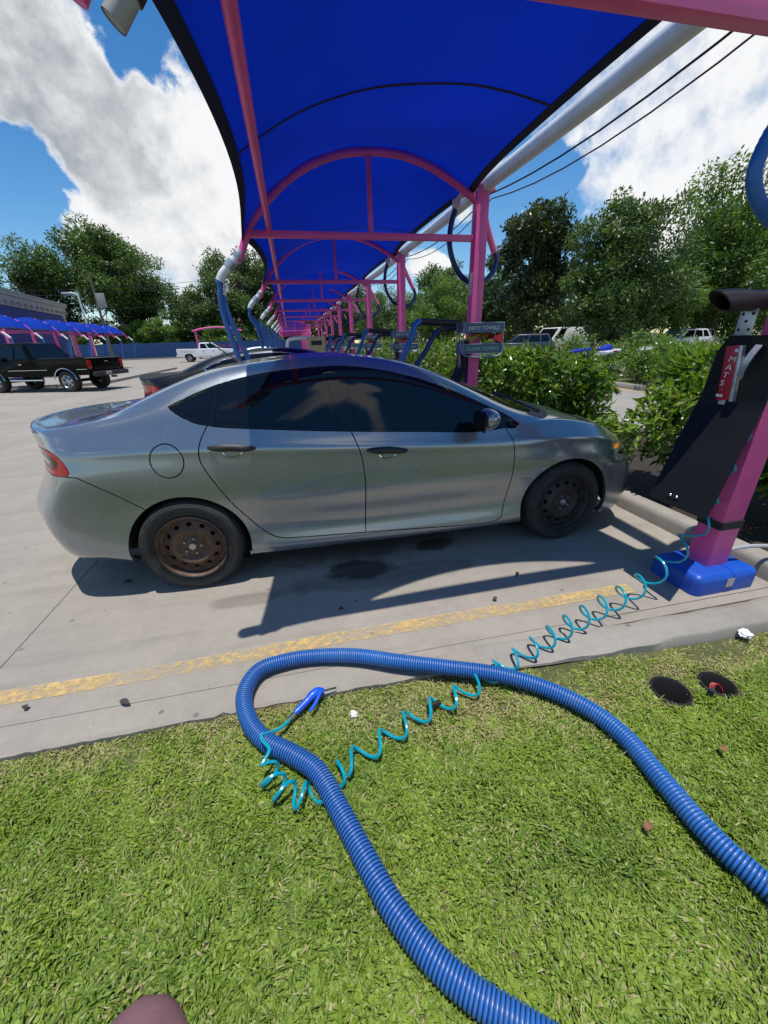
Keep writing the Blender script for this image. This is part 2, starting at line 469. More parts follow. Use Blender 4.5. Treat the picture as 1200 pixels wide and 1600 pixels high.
def soil_mat(name, c1, c2, c3):
    m, nt, b = new_mat(name)
    N, L = nt.nodes.new, nt.links.new
    geo = N('ShaderNodeNewGeometry')
    n = N('ShaderNodeTexNoise'); n.inputs['Scale'].default_value = 2.0; n.inputs['Detail'].default_value = 9; n.inputs['Roughness'].default_value = .7
    L(geo.outputs['Position'], n.inputs['Vector'])
    n2 = N('ShaderNodeTexNoise'); n2.inputs['Scale'].default_value = 55; n2.inputs['Detail'].default_value = 6; n2.inputs['Roughness'].default_value = .7
    L(geo.outputs['Position'], n2.inputs['Vector'])
    cr = N('ShaderNodeValToRGB'); cr.color_ramp.elements[0].color = (*c1, 1); cr.color_ramp.elements[0].position = .35
    cr.color_ramp.elements[1].color = (*c2, 1); cr.color_ramp.elements[1].position = .65
    L(n.outputs['Fac'], cr.inputs[0])
    mx = N('ShaderNodeMix'); mx.data_type = 'RGBA'; mx.inputs[7].default_value = (*c3, 1); L(cr.outputs[0], mx.inputs[6])
    mr = N('ShaderNodeMapRange'); L(n2.outputs['Fac'], mr.inputs[0]); mr.inputs[1].default_value = .4; mr.inputs[2].default_value = .65
    L(mr.outputs[0], mx.inputs[0]); L(mx.outputs[2], b.inputs['Base Color'])
    b.inputs['Roughness'].default_value = .95
    bp = N('ShaderNodeBump'); bp.inputs['Strength'].default_value = .8; bp.inputs['Distance'].default_value = .02
    L(n2.outputs['Fac'], bp.inputs['Height']); L(bp.outputs[0], b.inputs['Normal'])
    return m
def worn_line_mat(name, color, lo=.42, hi=.60):
    m, nt, b = new_mat(name)
    N, L = nt.nodes.new, nt.links.new
    geo = N('ShaderNodeNewGeometry')
    n = N('ShaderNodeTexNoise'); n.inputs['Scale'].default_value = 26; n.inputs['Detail'].default_value = 8; n.inputs['Roughness'].default_value = .75
    L(geo.outputs['Position'], n.inputs['Vector'])
    n2 = N('ShaderNodeTexNoise'); n2.inputs['Scale'].default_value = 1.6; n2.inputs['Detail'].default_value = 3
    L(geo.outputs['Position'], n2.inputs['Vector'])
    ad = N('ShaderNodeMath'); ad.operation = 'MULTIPLY_ADD'; L(n2.outputs['Fac'], ad.inputs[0]); ad.inputs[1].default_value = .55; L(n.outputs['Fac'], ad.inputs[2])
    mr = N('ShaderNodeMapRange'); L(ad.outputs[0], mr.inputs[0]); mr.inputs[1].default_value = lo + .27; mr.inputs[2].default_value = hi + .27
    mr.inputs[3].default_value = .80; mr.inputs[4].default_value = .06
    b.inputs['Base Color'].default_value = (*color, 1); b.inputs['Roughness'].default_value = .8
    tr = N('ShaderNodeBsdfTransparent'); ms = N('ShaderNodeMixShader')
    L(mr.outputs[0], ms.inputs[0]); L(tr.outputs[0], ms.inputs[1]); L(b.outputs[0], ms.inputs[2])
    L(ms.outputs[0], nt.nodes['Material Output'].inputs['Surface'])
    return m

M = {}
M['paint'] = paint_mat('grey_metallic_paint', (.270, .295, .318), metal=.72, rough=.25)
M['black_paint'] = paint_mat('black_car_paint', (.004, .0045, .006), metal=0, rough=.35)
M['truck_black'] = pbr('truck_black_paint', (.003, .003, .0035), .10, spec=.12)
M['white_paint'] = paint_mat('white_car_paint', (.78, .78, .78), metal=0, rough=.4, flake=0)
M['grey_paint'] = paint_mat('slate_car_paint', (.06, .065, .075), metal=.6, rough=.35)
M['pale_paint'] = paint_mat('pale_blue_car_paint', (.55, .62, .72), metal=.2, rough=.35, flake=0)
M['glass'] = pbr('tinted_glass', (.004, .005, .007), .012, spec=.5)
M['trim'] = pbr('black_gloss_trim', (.005, .005, .006), .04, spec=.5)
M['black_plastic'] = pbr('black_plastic', (.018, .018, .019), .5, bump=.15, bscale=300)
M['rubber'] = pbr('tyre_rubber', (.022, .021, .020), .8, var=.25, scale=14, bump=.2, bscale=120, dirt=(.09, .08, .07), dscale=9, damt=.35)
M['liner'] = pbr('black_liner', (.006, .006, .006), .9)
M['rust'] = pbr('rusty_steel', (.125, .072, .045), .62, .25, var=.35, scale=22, bump=.25, bscale=160, dirt=(.03, .022, .018), dscale=16, damt=.7)
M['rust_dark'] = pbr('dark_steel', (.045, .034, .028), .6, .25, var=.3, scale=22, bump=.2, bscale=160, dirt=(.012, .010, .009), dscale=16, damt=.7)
M['steel'] = pbr('bare_steel', (.45, .45, .45), .35, .9, var=.15, scale=30)
M['chrome'] = pbr('chrome', (.75, .76, .78), .12, 1.0)
M['red_lens'] = pbr('red_lens', (.36, .004, .007), .12, coat=.25, spec=.3)
M['dark_lens'] = pbr('smoked_lens', (.035, .004, .006), .1, coat=.2, spec=.3)
M['clear_lens'] = pbr('clear_lens', (.16, .17, .18), .07, .4, coat=1)
M['headlamp'] = pbr('headlamp_lens', (.42, .44, .47), .16, .85, coat=1, var=.35, scale=26)
M['amber'] = pbr('amber_reflector', (.75, .22, .02), .15, coat=1)
M['pink'] = pbr('pink_painted_steel', (.80, .105, .335), .38, var=.10, scale=3, bump=.05, bscale=70, dirt=(.50, .10, .24), dscale=5, damt=.35)
M['pink_pale'] = pbr('faded_pink_steel', (.80, .19, .38), .45, var=.15, scale=3)
M['fabric'] = fabric_mat('blue_shade_cloth', (.003, .065, .60), (.001, .010, .20))
M['hem'] = pbr('dark_hem', (.004, .006, .03), .8)
M['pvc'] = pbr('white_pvc', (.72, .72, .70), .4, var=.07, scale=4, dirt=(.40, .38, .34), dscale=6, damt=.4)
M['pvc_grey'] = pbr('grey_pvc', (.30, .30, .29), .55, var=.2, scale=8, dirt=(.14, .13, .12), dscale=9, damt=.7)  # grey plastic; on the near stub it puts shade into the white pipe's colour
M['hose'] = pbr('blue_hose', (.022, .135, .43), .36, var=.12, scale=5, spec=.5, dirt=(.10, .20, .40), dscale=11, damt=.55)
M['hose_gap'] = pbr('hose_groove', (.008, .022, .10), .5)
M['hose_dark'] = pbr('navy_hose', (.008, .03, .14), .35, var=.15, scale=5)
M['teal'] = pbr('teal_air_line', (.0, .30, .40), .22, var=.12, scale=6, coat=.3)
M['gun'] = pbr('blue_gun_plastic', (.01, .09, .62), .3)
M['base_blue'] = pbr('blue_base_plastic', (.006, .075, .45), .42, var=.15, scale=4, bump=.06, bscale=50, dirt=(.02, .06, .2), dscale=7, damt=.5)
M['mat_rubber'] = pbr('black_mat_board', (.0045, .005, .006), .55, spec=.3, var=.3, scale=3, bump=.1, bscale=90)
M['galv'] = pbr('galvanised_steel', (.55, .56, .57), .4, .7, var=.15, scale=25)
M['red_sign'] = pbr('red_sign_plate', (.45, .015, .03), .4)
M['white_ink'] = pbr('white_lettering', (.75, .75, .72), .5)
M['green_ink'] = pbr('green_lettering', (.25, .62, .42), .5)
M['bin_blue'] = pbr('slate_blue_bin', (.075, .115, .19), .45, var=.15, scale=6)
M['bin_frame'] = pbr('bin_frame', (.22, .27, .36), .4, .3)
M['towel_red'] = pbr('red_towel', (.55, .03, .05), .9)
M['towel_yellow'] = pbr('yellow_towel', (.65, .42, .06), .9)
M['cable'] = pbr('black_cable', (.015, .015, .017), .6)
M['grey_conduit'] = pbr('grey_conduit', (.35, .36, .38), .5)
M['bark'] = pbr('bark', (.13, .105, .08), .9, var=.35, scale=6, bump=.6, bscale=18)
M['pale_bark'] = pbr('pale_bark', (.30, .27, .22), .9, var=.3, scale=5, bump=.5, bscale=14)
M['concrete'] = concrete_mat('concrete', (.298, .270, .228), (.374, .333, .277),
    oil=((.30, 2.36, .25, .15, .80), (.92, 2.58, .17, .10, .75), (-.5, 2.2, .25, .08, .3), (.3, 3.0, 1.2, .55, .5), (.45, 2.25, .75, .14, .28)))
M['kerb'] = concrete_mat('kerb_concrete', (.295, .272, .235), (.36, .328, .28))
M['far_concrete'] = concrete_mat('drive_concrete', (.29, .268, .235), (.35, .32, .28))
M['yellow'] = worn_line_mat('yellow_line_paint', (.66, .45, .16), .38, .60)
M['ground'] = soil_mat('ground_soil', (.075, .085, .03), (.14, .11, .06), (.10, .11, .04))
M['thatch'] = soil_mat('lawn_thatch', (.05, .075, .02), (.20, .155, .075), (.085, .10, .03))
M['mulch'] = soil_mat('mulch', (.035, .025, .018), (.06, .045, .03), (.02, .015, .012))
M['grass'] = leaf_mat('grass_blades', (.082, .150, .014), (.310, .415, .052), (.43, .36, .18), trans=.3, rough=.5)
M['bush_leaf'] = leaf_mat('hedge_leaves', (.036, .10, .014), (.22, .33, .04), (.28, .11, .05), trans=.3, rough=.25)
M['leaf_dark'] = leaf_mat('magnolia_leaves', (.022, .043, .014), (.10, .125, .038), (.09, .09, .035), trans=.15, rough=.3)
M['leaf_mid'] = leaf_mat('oak_leaves', (.030, .070, .018), (.135, .205, .052), None, trans=.25)
M['leaf_light'] = leaf_mat('light_green_leaves', (.05, .11, .018), (.19, .29, .06), None, trans=.35)
M['leaf_far'] = leaf_mat('pecan_leaves', (.026, .062, .014), (.115, .19, .042), None, trans=.3)
M['fence_blue'] = pbr('blue_fence_paint', (.02, .075, .22), .6, var=.2, scale=2)
M['wall_blue'] = pbr('navy_wall', (.016, .035, .165), .7, var=.12, scale=1.5)
M['stone'] = pbr('grey_cornice', (.34, .32, .29), .8, var=.12, scale=2)
M['roof_brown'] = pbr('brown_roof', (.20, .15, .10), .9, var=.2, scale=2)
M['tan_bin'] = pbr('tan_bin', (.52, .40, .22), .55, var=.1, scale=3)
M['purple'] = pbr('purple_machine', (.22, .03, .42), .45)
M['maroon'] = pbr('dull_maroon', (.17, .085, .095), .75, var=.15, scale=9, bump=.15, bscale=90)
M['paper'] = pbr('white_paper', (.78, .78, .78), .8)
M['dead_leaf'] = pbr('dead_leaf', (.05, .04, .035), .85)
M['brown_leaf'] = pbr('brown_leaf', (.22, .10, .05), .8)
M['hole'] = pbr('black_pipe', (.012, .012, .012), .7)
M['red_wire'] = pbr('red_wire', (.5, .05, .06), .5)
M['purple_frame'] = pbr('blue_stand', (.012, .03, .42), .45)
M['lime'] = pbr('sticker', (.32, .36, .44), .5)

# ------------------------------------------------------------------ ground, lot, kerbs
def sheet(name, poly, z, mat, kind='structure'):
    me = bpy.data.meshes.new(name)
    me.from_pydata([(x, y, z) for x, y in poly], [], [tuple(range(len(poly)))])
    me.materials.append(mat)
    return tag(link(name, me), kind=kind)
sheet('ground', [(-600, -600), (600, -600), (600, 900), (-600, 900)], -0.40, M['ground'])
# lot: slabs with sawn joints near the car, one slab sheet beyond
lot = MB()
lot.quad((-60, 1.365, -.016), (2.86, 1.365, -.016), (2.86, 70, -.016), (-60, 70, -.016))
lot_o = tag(lot.build('parking_lot', M['concrete'], smooth=False, recalc=False), kind='structure')
def slab(x0, x1, y0, y1, g=.0022, z=0.0):
    b = MB()
    b.box(((x0 + x1) / 2, (y0 + y1) / 2, z - .03), (x1 - x0 - 2 * g, y1 - y0 - 2 * g, .06), bevel=.004)
    return b
ys = [1.50, 6.1, 10.6, 15.2, 20.0, 25.0, 31.0, 38.0, 46.0, 56.0, 66.0]
xs = [2.86, -1.70, -6.3, -11.0, -16.0, -22.0, -30.0, -40.0]
for j in range(len(ys) - 1):
    for i in range(len(xs) - 1):
        slab(xs[i + 1], xs[i], ys[j], ys[j + 1]).build('slab', M['concrete'], lot_o, smooth=False)
def edge_slab(x0, x1, y1):      # strip along the lawn with a chipped front edge
    b = MB(); n = max(8, int((x1 - x0) / .035)); P = []
    for i in range(n + 1):
        x = x0 + .002 + (x1 - x0 - .004) * i / n
        P.append((x, 1.336 + .010 * mnoise.noise(Vector((x * 5, 0, 0))) + .008 * mnoise.noise(Vector((x * 23, 3, 0))) - (.02 if mnoise.noise(Vector((x * 9, 7, 0))) < -.42 else 0) * -1))
    P += [(x1 - .002, y1 - .002), (x0 + .002, y1 - .002)]
    b.prism(P, 'xy', -.06, 0); b.build('slab', M['concrete'], lot_o, smooth=False)
for x0, x1 in ((-1.70, 1.55), (-6.3, -1.70), (-11, -6.3), (-16, -11)): edge_slab(x0, x1, 1.50)
slab(1.55, 2.86, 1.43, 1.50).build('slab', M['concrete'], lot_o, smooth=False)
# painted stall line
def line_sheet(name, pts, w, z, mat):
    b = MB()
    P = crom([(x, y, 0) for x, y in pts], .15)
    Pp, T, A, B = frames(P)
    for i in range(len(P) - 1):
        n0 = np.array([-T[i][1], T[i][0], 0]) * w / 2; n1 = np.array([-T[i + 1][1], T[i + 1][0], 0]) * w / 2
        a, c, d, e = P[i] - n0, P[i + 1] - n1, P[i + 1] + n1, P[i] + n0
        b.quad(*[(p[0], p[1], z) for p in (a, c, d, e)])
    return b.build(name, mat, smooth=False, recalc=False)
o = line_sheet('stall_line', [(-9, 1.70), (-3, 1.685), (-1.6, 1.677), (-.7, 1.674), (0, 1.697), (.8, 1.702), (1.95, 1.705)], .094, .004, M['yellow'])
tag(o, kind='structure')
for k, yy in enumerate((5.75, 9.6, 13.4, 17.2)):
    o = line_sheet('stall_line', [(-2.6, yy), (2.2, yy)], .094, .004, M['yellow']); tag(o, kind='structure')

# kerbs: a swept profile along a path
def kerb(name, path, prof, mat, kind='structure', step=.12):
    P = crom([(x, y, z) for x, y, z in path], step)
    Pp, T, A, B = frames(P)
    b = MB(); k = len(prof); V = []
    for i in range(len(P)):
        s = np.array([-T[i][1], T[i][0], 0]); s /= np.linalg.norm(s)
        w = .004 * math.sin(i * 1.7) + .003 * math.sin(i * .63)
        for (u, h) in prof:
            hh = h * (P[i][2] if P[i][2] > 0 else 1) + (w if h > 0 else 0) * .5
            V.append((P[i][0] + s[0] * (u + w), P[i][1] + s[1] * (u + w), hh))
    F = [(i * k + j, (i + 1) * k + j, (i + 1) * k + j + 1, i * k + j + 1) for i in range(len(P) - 1) for j in range(k - 1)]
    F += [tuple(range(k)), tuple((len(P) - 1) * k + j for j in range(k))]
    b.add(V, F)
    return tag(b.build(name, mat, angle=50), kind=kind)
# the low rolled kerb between lawn and pad, rising towards the pillar on the right
kerb('lawn_kerb', [(.75, 1.36, .03), (1.1, 1.345, .10), (1.5, 1.325, .38), (1.9, 1.30, .8), (2.3, 1.29, 1.0), (2.9, 1.30, 1.05), (4.2, 1.36, 1.05), (7, 1.42, 1.05)],
     [(-.085, -.08), (-.082, .045), (-.068, .062), (.03, .068), (.075, .06), (.098, .03), (.105, -.06)], M['kerb'])
# the kerb in front of the parked car's nose
kerb('stall_kerb', [(2.93, 1.50, 1.0), (2.93, 2.4, 1.0), (2.92, 4, 1.0), (2.88, 8, 1.0), (2.80, 16, 1.0), (2.7, 26, 1.0), (2.5, 48, 1.0)],
     [(-.10, -.05), (-.10, .09), (-.085, .115), (-.06, .125), (.035, .125), (.06, .112), (.075, .08), (.08, -.05)], M['kerb'], step=.5)
sheet('planting_bed', [(2.95, 1.40), (5.35, 1.40), (5.05, 30), (2.75, 30)], .03, M['mulch'])
kerb('drive_kerb', [(5.42, 1.5, 1), (5.40, 6, 1), (5.3, 14, 1), (5.1, 30, 1)],
     [(.10, -.05), (.10, .09), (.08, .12), (-.06, .125), (-.09, .09), (-.10, -.05)], M['kerb'], step=.5)
sheet('drive', [(5.45, -10), (9.4, -10), (9.6, 10.5), (9.2, 30), (8.0, 60), (-2, 75), (-2, 66), (4.5, 60), (5.15, 30)], -.004, M['far_concrete'])
kerb('drive_kerb', [(9.45, -4, 1), (9.6, 5, 1), (9.65, 10, 1), (9.5, 20, 1), (9.1, 32, 1)],
     [(-.10, -.05), (-.10, .09), (-.08, .13), (.08, .135), (.12, .09), (.12, -.05)], M['kerb'], step=.5)
o = line_sheet('drive_edge_line', [(9.2, -2), (9.38, 5), (9.42, 10), (9.3, 18)], .35, .0, M['yellow']); tag(o, kind='structure')
sheet('verge', [(9.3, -30), (120, -30), (120, 160), (5, 160), (7, 76), (9.0, 32)], -.03, M['thatch'])
sheet('car_park', [(14, 8), (70, 8), (70, 90), (10.5, 90), (11.5, 34)], -.01, M['far_concrete'])
# island beside the black pickup and the verge under the far fence
def island(name, poly, h, mat_top, mat_side):
    b = MB(); b.prism(poly, 'xy', -.05, h)
    o = tag(b.build(name, mat_side, angle=30), kind='structure')
    return o
island('kerbed_island', [(-18, 21.6), (-9.6, 20.9), (-9.0, 21.4), (-9.0, 34), (-18, 34)], .13, None, M['kerb'])
island('verge_kerb', [(-46, 64.2), (-6, 70.5), (-6, 70.9), (-46, 64.6)], .14, None, M['kerb'])
sheet('verge', [(-46, 64.6), (-6, 70.9), (20, 76), (20, 110), (-80, 110), (-80, 60)], .10, M['thatch'])
sheet('street', [(-46, 62), (-5, 66), (-2, 66), (-2, 75), (-6, 70.4), (-46, 64.1)], -.012, M['far_concrete'])

# ------------------------------------------------------------------ the saloon car: a skinned body cut into panels
# control curves bottom to top: (x, half width, height) at 19 stations from rear centre round to front centre
CAGE = [
 [(-1.7,0,0.25),(-1.67,0.42,0.25),(-1.56,0.64,0.25),(-1.43,0.76,0.26),(-1.33,0.79,0.26),(-1.1,0.8,0.21),(-0.8,0.8,0.18),(-0.45,0.8,0.17),(-0.1,0.8,0.165),(0.3,0.8,0.16),(0.75,0.8,0.16),(1.15,0.8,0.16),(1.45,0.8,0.165),(1.75,0.8,0.165),(2,0.8,0.165),(2.28,0.79,0.16),(2.45,0.72,0.15),(2.62,0.52,0.15),(2.7,0,0.15)],
 [(-1.79,0,0.28),(-1.76,0.45,0.28),(-1.61,0.7,0.28),(-1.48,0.825,0.295),(-1.36,0.868,0.3),(-1.1,0.888,0.245),(-0.8,0.888,0.215),(-0.45,0.893,0.208),(-0.1,0.893,0.203),(0.3,0.893,0.198),(0.75,0.893,0.196),(1.15,0.893,0.197),(1.45,0.893,0.2),(1.75,0.888,0.2),(2,0.885,0.2),(2.3,0.865,0.19),(2.5,0.79,0.175),(2.68,0.57,0.175),(2.77,0,0.175)],
 [(-1.865,0,0.45),(-1.83,0.45,0.45),(-1.665,0.715,0.45),(-1.525,0.86,0.44),(-1.37,0.898,0.43),(-1.1,0.905,0.42),(-0.8,0.905,0.4),(-0.45,0.893,0.36),(-0.1,0.882,0.34),(0.3,0.88,0.33),(0.75,0.88,0.33),(1.15,0.882,0.33),(1.45,0.89,0.34),(1.75,0.9,0.38),(2,0.903,0.41),(2.3,0.883,0.4),(2.53,0.805,0.38),(2.72,0.58,0.38),(2.82,0,0.38)],
 [(-1.845,0,0.66),(-1.8,0.45,0.66),(-1.64,0.715,0.66),(-1.505,0.855,0.66),(-1.36,0.893,0.655),(-1.1,0.908,0.66),(-0.8,0.915,0.67),(-0.45,0.908,0.62),(-0.1,0.9,0.585),(0.3,0.898,0.565),(0.75,0.897,0.555),(1.15,0.898,0.555),(1.45,0.903,0.57),(1.75,0.91,0.62),(2,0.912,0.655),(2.3,0.88,0.62),(2.5,0.8,0.58),(2.69,0.58,0.56),(2.8,0,0.55)],
 [(-1.8,0,0.86),(-1.7,0.44,0.86),(-1.545,0.705,0.86),(-1.43,0.842,0.86),(-1.33,0.882,0.86),(-1.08,0.902,0.86),(-0.8,0.908,0.86),(-0.45,0.906,0.83),(-0.1,0.903,0.8),(0.3,0.902,0.775),(0.75,0.902,0.75),(1.15,0.902,0.735),(1.45,0.902,0.735),(1.75,0.9,0.745),(2,0.89,0.75),(2.28,0.845,0.715),(2.46,0.765,0.68),(2.63,0.56,0.66),(2.73,0,0.66)],
 [(-1.8,0,0.98),(-1.7,0.44,0.983),(-1.545,0.69,0.985),(-1.425,0.815,0.985),(-1.32,0.86,0.98),(-1.07,0.887,0.975),(-0.79,0.897,0.965),(-0.45,0.9,0.945),(-0.1,0.902,0.918),(0.3,0.902,0.89),(0.75,0.901,0.862),(1.15,0.899,0.838),(1.45,0.895,0.828),(1.75,0.887,0.83),(2,0.872,0.825),(2.26,0.822,0.78),(2.42,0.745,0.74),(2.58,0.55,0.72),(2.68,0,0.72)],
 [(-1.815,0,1.07),(-1.72,0.42,1.07),(-1.565,0.65,1.065),(-1.43,0.755,1.07),(-1.29,0.79,1.085),(-1.04,0.815,1.1),(-0.78,0.832,1.105),(-0.45,0.848,1.062),(-0.1,0.852,1.022),(0.3,0.853,0.985),(0.75,0.853,0.95),(1.15,0.85,0.92),(1.45,0.842,0.918),(1.75,0.815,0.925),(2,0.785,0.902),(2.24,0.735,0.848),(2.38,0.672,0.8),(2.52,0.49,0.775),(2.62,0,0.775)],
 [(-1.79,0,1.092),(-1.69,0.39,1.092),(-1.53,0.6,1.09),(-1.4,0.695,1.1),(-1.25,0.725,1.12),(-1.02,0.735,1.165),(-0.76,0.755,1.215),(-0.45,0.765,1.205),(-0.1,0.765,1.195),(0.3,0.768,1.185),(0.75,0.772,1.13),(1.15,0.792,1.035),(1.45,0.815,0.965),(1.75,0.77,0.953),(2,0.725,0.925),(2.24,0.67,0.868),(2.38,0.6,0.82),(2.5,0.45,0.79),(2.605,0,0.788)],
 [(-1.75,0,1.098),(-1.65,0.33,1.098),(-1.49,0.51,1.097),(-1.36,0.6,1.108),(-1.22,0.635,1.13),(-1,0.635,1.205),(-0.74,0.64,1.298),(-0.45,0.645,1.35),(-0.1,0.645,1.378),(0.3,0.648,1.385),(0.75,0.662,1.312),(1.15,0.705,1.16),(1.45,0.765,1.025),(1.75,0.7,0.972),(2,0.625,0.938),(2.24,0.56,0.878),(2.38,0.49,0.832),(2.49,0.38,0.8),(2.6,0,0.793)],
 [(-1.71,0,1.1),(-1.61,0.2,1.1),(-1.45,0.29,1.1),(-1.33,0.34,1.11),(-1.17,0.36,1.135),(-0.95,0.37,1.225),(-0.7,0.38,1.33),(-0.43,0.39,1.385),(-0.1,0.4,1.412),(0.3,0.4,1.418),(0.75,0.41,1.362),(1.15,0.43,1.228),(1.45,0.46,1.108),(1.75,0.44,0.998),(2,0.38,0.955),(2.24,0.34,0.893),(2.38,0.3,0.845),(2.5,0.22,0.806),(2.595,0,0.797)],
 [(-1.66,0,1.102),(-1.56,0,1.102),(-1.43,0,1.103),(-1.3,0,1.112),(-1.14,0,1.138),(-0.92,0,1.235),(-0.68,0,1.342),(-0.42,0,1.397),(-0.1,0,1.422),(0.3,0,1.428),(0.75,0,1.378),(1.15,0,1.252),(1.45,0,1.138),(1.75,0,1.02),(2,0,0.968),(2.24,0,0.905),(2.38,0,0.855),(2.5,0,0.812),(2.59,0,0.8)],
]
def lerp_row(a, b, t): return [tuple(p * (1 - t) + q * t for p, q in zip(u, v)) for u, v in zip(a, b)]
# tighten the shoulder: rows just under and over the crease keep the bend local
CAGE = CAGE[:5] + [lerp_row(CAGE[4], CAGE[5], .80)] + [CAGE[5]] + [lerp_row(CAGE[5], CAGE[6], .20)] + CAGE[6:]
AXLE_R, AXLE_F, WHEEL_R = -.80, 1.92, .317
ARCHES = [(-.80, .300, .368), (1.92, .300, .372)]
XC = .5
def spline_eval(t, Y, q):
    """C2 natural cubic through (t, Y), evaluated at q; Y is (n, ...)"""
    n = len(t); h = np.diff(t)
    A = np.zeros((n, n)); B = np.zeros((n,) + Y.shape[1:])
    A[0, 0] = A[-1, -1] = 1
    for i in range(1, n - 1):
        A[i, i - 1] = h[i - 1]; A[i, i] = 2 * (h[i - 1] + h[i]); A[i, i + 1] = h[i]
        B[i] = 6 * ((Y[i + 1] - Y[i]) / h[i] - (Y[i] - Y[i - 1]) / h[i - 1])
    m = np.linalg.solve(A, B.reshape(n, -1)).reshape(B.shape)
    k = np.clip(np.searchsorted(t, q) - 1, 0, n - 2)
    sh = (-1,) + (1,) * (Y.ndim - 1)
    hh = h[k].reshape(sh); a = (t[k + 1] - q).reshape(sh); b = (q - t[k]).reshape(sh)
    return m[k] * a ** 3 / (6 * hh) + m[k + 1] * b ** 3 / (6 * hh) + (Y[k] / hh - m[k] * hh / 6) * a + (Y[k + 1] / hh - m[k + 1] * hh / 6) * b
def skin(cage, nu, nv):
    C = np.array(cage, float)                       # K,S,3
    C[:, :, 1] *= -1                                # near half is -y
    mir = np.array([1, -1, 1.0])
    Cu = np.concatenate([C[:, 3:0:-1] * mir, C, C[:, -2:-5:-1] * mir], axis=1)
    d = np.linalg.norm(np.diff(Cu, axis=1), axis=2)[:6].mean(0)
    t = np.concatenate([[0], np.cumsum(d)])
    ts = t[3]; te = t[-4]
    q = np.linspace(ts, te, nu)
    S = spline_eval(t, np.swapaxes(Cu, 0, 1), q)    # nu,K,3
    S[0, :, 1] = 0; S[-1, :, 1] = 0
    S = np.concatenate([S, S[:, -2:-4:-1] * mir], axis=1)
    d = np.linalg.norm(np.diff(S, axis=1), axis=2)
    d = d[nu // 4:3 * nu // 4].mean(0)
    tv = np.concatenate([[0], np.cumsum(d)])
    qv = np.linspace(0, tv[len(cage) - 1], nv)
    G = np.swapaxes(spline_eval(tv, np.swapaxes(S, 0, 1), qv), 0, 1)
    G[:, -1, 1] = 0; G[0, :, 1] = 0; G[-1, :, 1] = 0
    G[:, :, 1] = np.minimum(G[:, :, 1], 0)
    return G
def in_poly(p, poly):
    x, y = p; c = False; n = len(poly); j = n - 1
    for i in range(n):
        xi, yi = poly[i]; xj, yj = poly[j]
        if (yi > y) != (yj > y) and x < (xj - xi) * (y - yi) / (yj - yi) + xi: c = not c
        j = i
    return c
def smooth_poly(pts, step=.045, sharp=()):
    """closed outline rounded by a spline except at the listed corner indices"""
    if not sharp: return [tuple(p[:2]) for p in crom([(a, b, 0) for a, b in pts], step, True)]
    n = len(pts); out = []; s = sorted(sharp)
    for a, b in zip(s, s[1:] + [s[0] + n]):
        seg = [pts[k % n] for k in range(a, b + 1)]
        P = crom([(x, y, 0) for x, y in seg], step) if len(seg) > 2 else np.array([(x, y, 0) for x, y in seg], float)
        out += [tuple(p[:2]) for p in P[:-1]]
    return out
def circle(cx, cy, rx, ry, n=36, a0=0, a1=360):
    return [(cx + rx * math.cos(R(a0 + (a1 - a0) * i / n)), cy + ry * math.sin(R(a0 + (a1 - a0) * i / n))) for i in range(n)]
BGAP = [(.293, .985), (.338, .86), (.356, .756), (.362, .63), (.360, .508), (.354, .38), (.349, .268)]
OUT = {}
OUT['trunk_lid'] = ('xy', [(-2.3, .02), (-2.3, -.60), (-1.60, -.60), (-1.32, -.62), (-1.20, -.52), (-1.155, -.3), (-1.14, .02)], (0, 1, 2, 6))
OUT['rear_glass'] = ('xy', [(-1.10, .02), (-1.115, -.3), (-1.13, -.50), (-1.0, -.56), (-.80, -.56), (-.66, -.52), (-.61, -.3), (-.60, .02)], (0, 7))
OUT['windshield'] = ('xy', [(.86, .02), (.875, -.3), (.92, -.56), (1.15, -.635), (1.42, -.71), (1.60, -.74), (1.70, -.62), (1.78, -.35), (1.81, .02)], (0, 2, 5, 8))
OUT['cowl'] = ('xy', [(1.81, .02), (1.78, -.35), (1.70, -.62), (1.60, -.74), (1.72, -.765), (1.80, -.70), (1.86, -.56), (1.92, -.32), (1.95, .02)], (0, 3, 4, 8))
OUT['hood'] = ('xy', [(1.95, .02), (1.92, -.32), (1.86, -.56), (1.80, -.70), (2.05, -.705), (2.24, -.65), (2.38, -.575), (2.50, -.42), (2.56, .02)], (0, 3, 8))
OUT['rear_bumper'] = ('xz', [(-2.3, .845), (-1.50, .846), (-1.372, .845), (-1.315, .838), (-1.16, .735), (-1.02, .622), (-.9, .5), (-.9, -.1), (-2.3, -.1)], (0, 1, 2, 3, 5, 6, 7, 8))
OUT['taillight'] = ('xz', [(-2.3, .985), (-1.47, .984), (-1.42, .968), (-1.378, .925), (-1.352, .868), (-1.372, .845), (-1.5, .846), (-2.3, .846)], (0, 1, 5, 6, 7))
OUT['taillight_core'] = ('xz', [(-2.3, .958), (-1.52, .957), (-1.45, .950), (-1.412, .920), (-1.43, .888), (-1.50, .879), (-2.3, .880)], (0, 1, 5, 6))
OUT['reversing_lamp'] = ('xz', [(-2.3, .935), (-1.50, .934), (-1.462, .918), (-1.50, .902), (-2.3, .902)], (0, 1, 3, 4))
OUT['front_bumper'] = ('xz', [(2.235, .625), (2.222, .58), (2.21, .52), (2.2, -.1), (3.3, -.1), (3.3, .655), (2.6, .645), (2.4, .645)], (0, 2, 3, 4, 5, 6, 7))
OUT['headlight'] = ('xz', [(2.235, .625), (2.275, .715), (2.335, .772), (2.42, .788), (2.52, .765), (2.64, .70), (2.69, .605), (2.5, .590), (2.33, .600)], (0, 6))
OUT['side_reflector'] = ('xz', [(2.325, .700), (2.36, .728), (2.45, .722), (2.43, .700), (2.37, .692)], None)
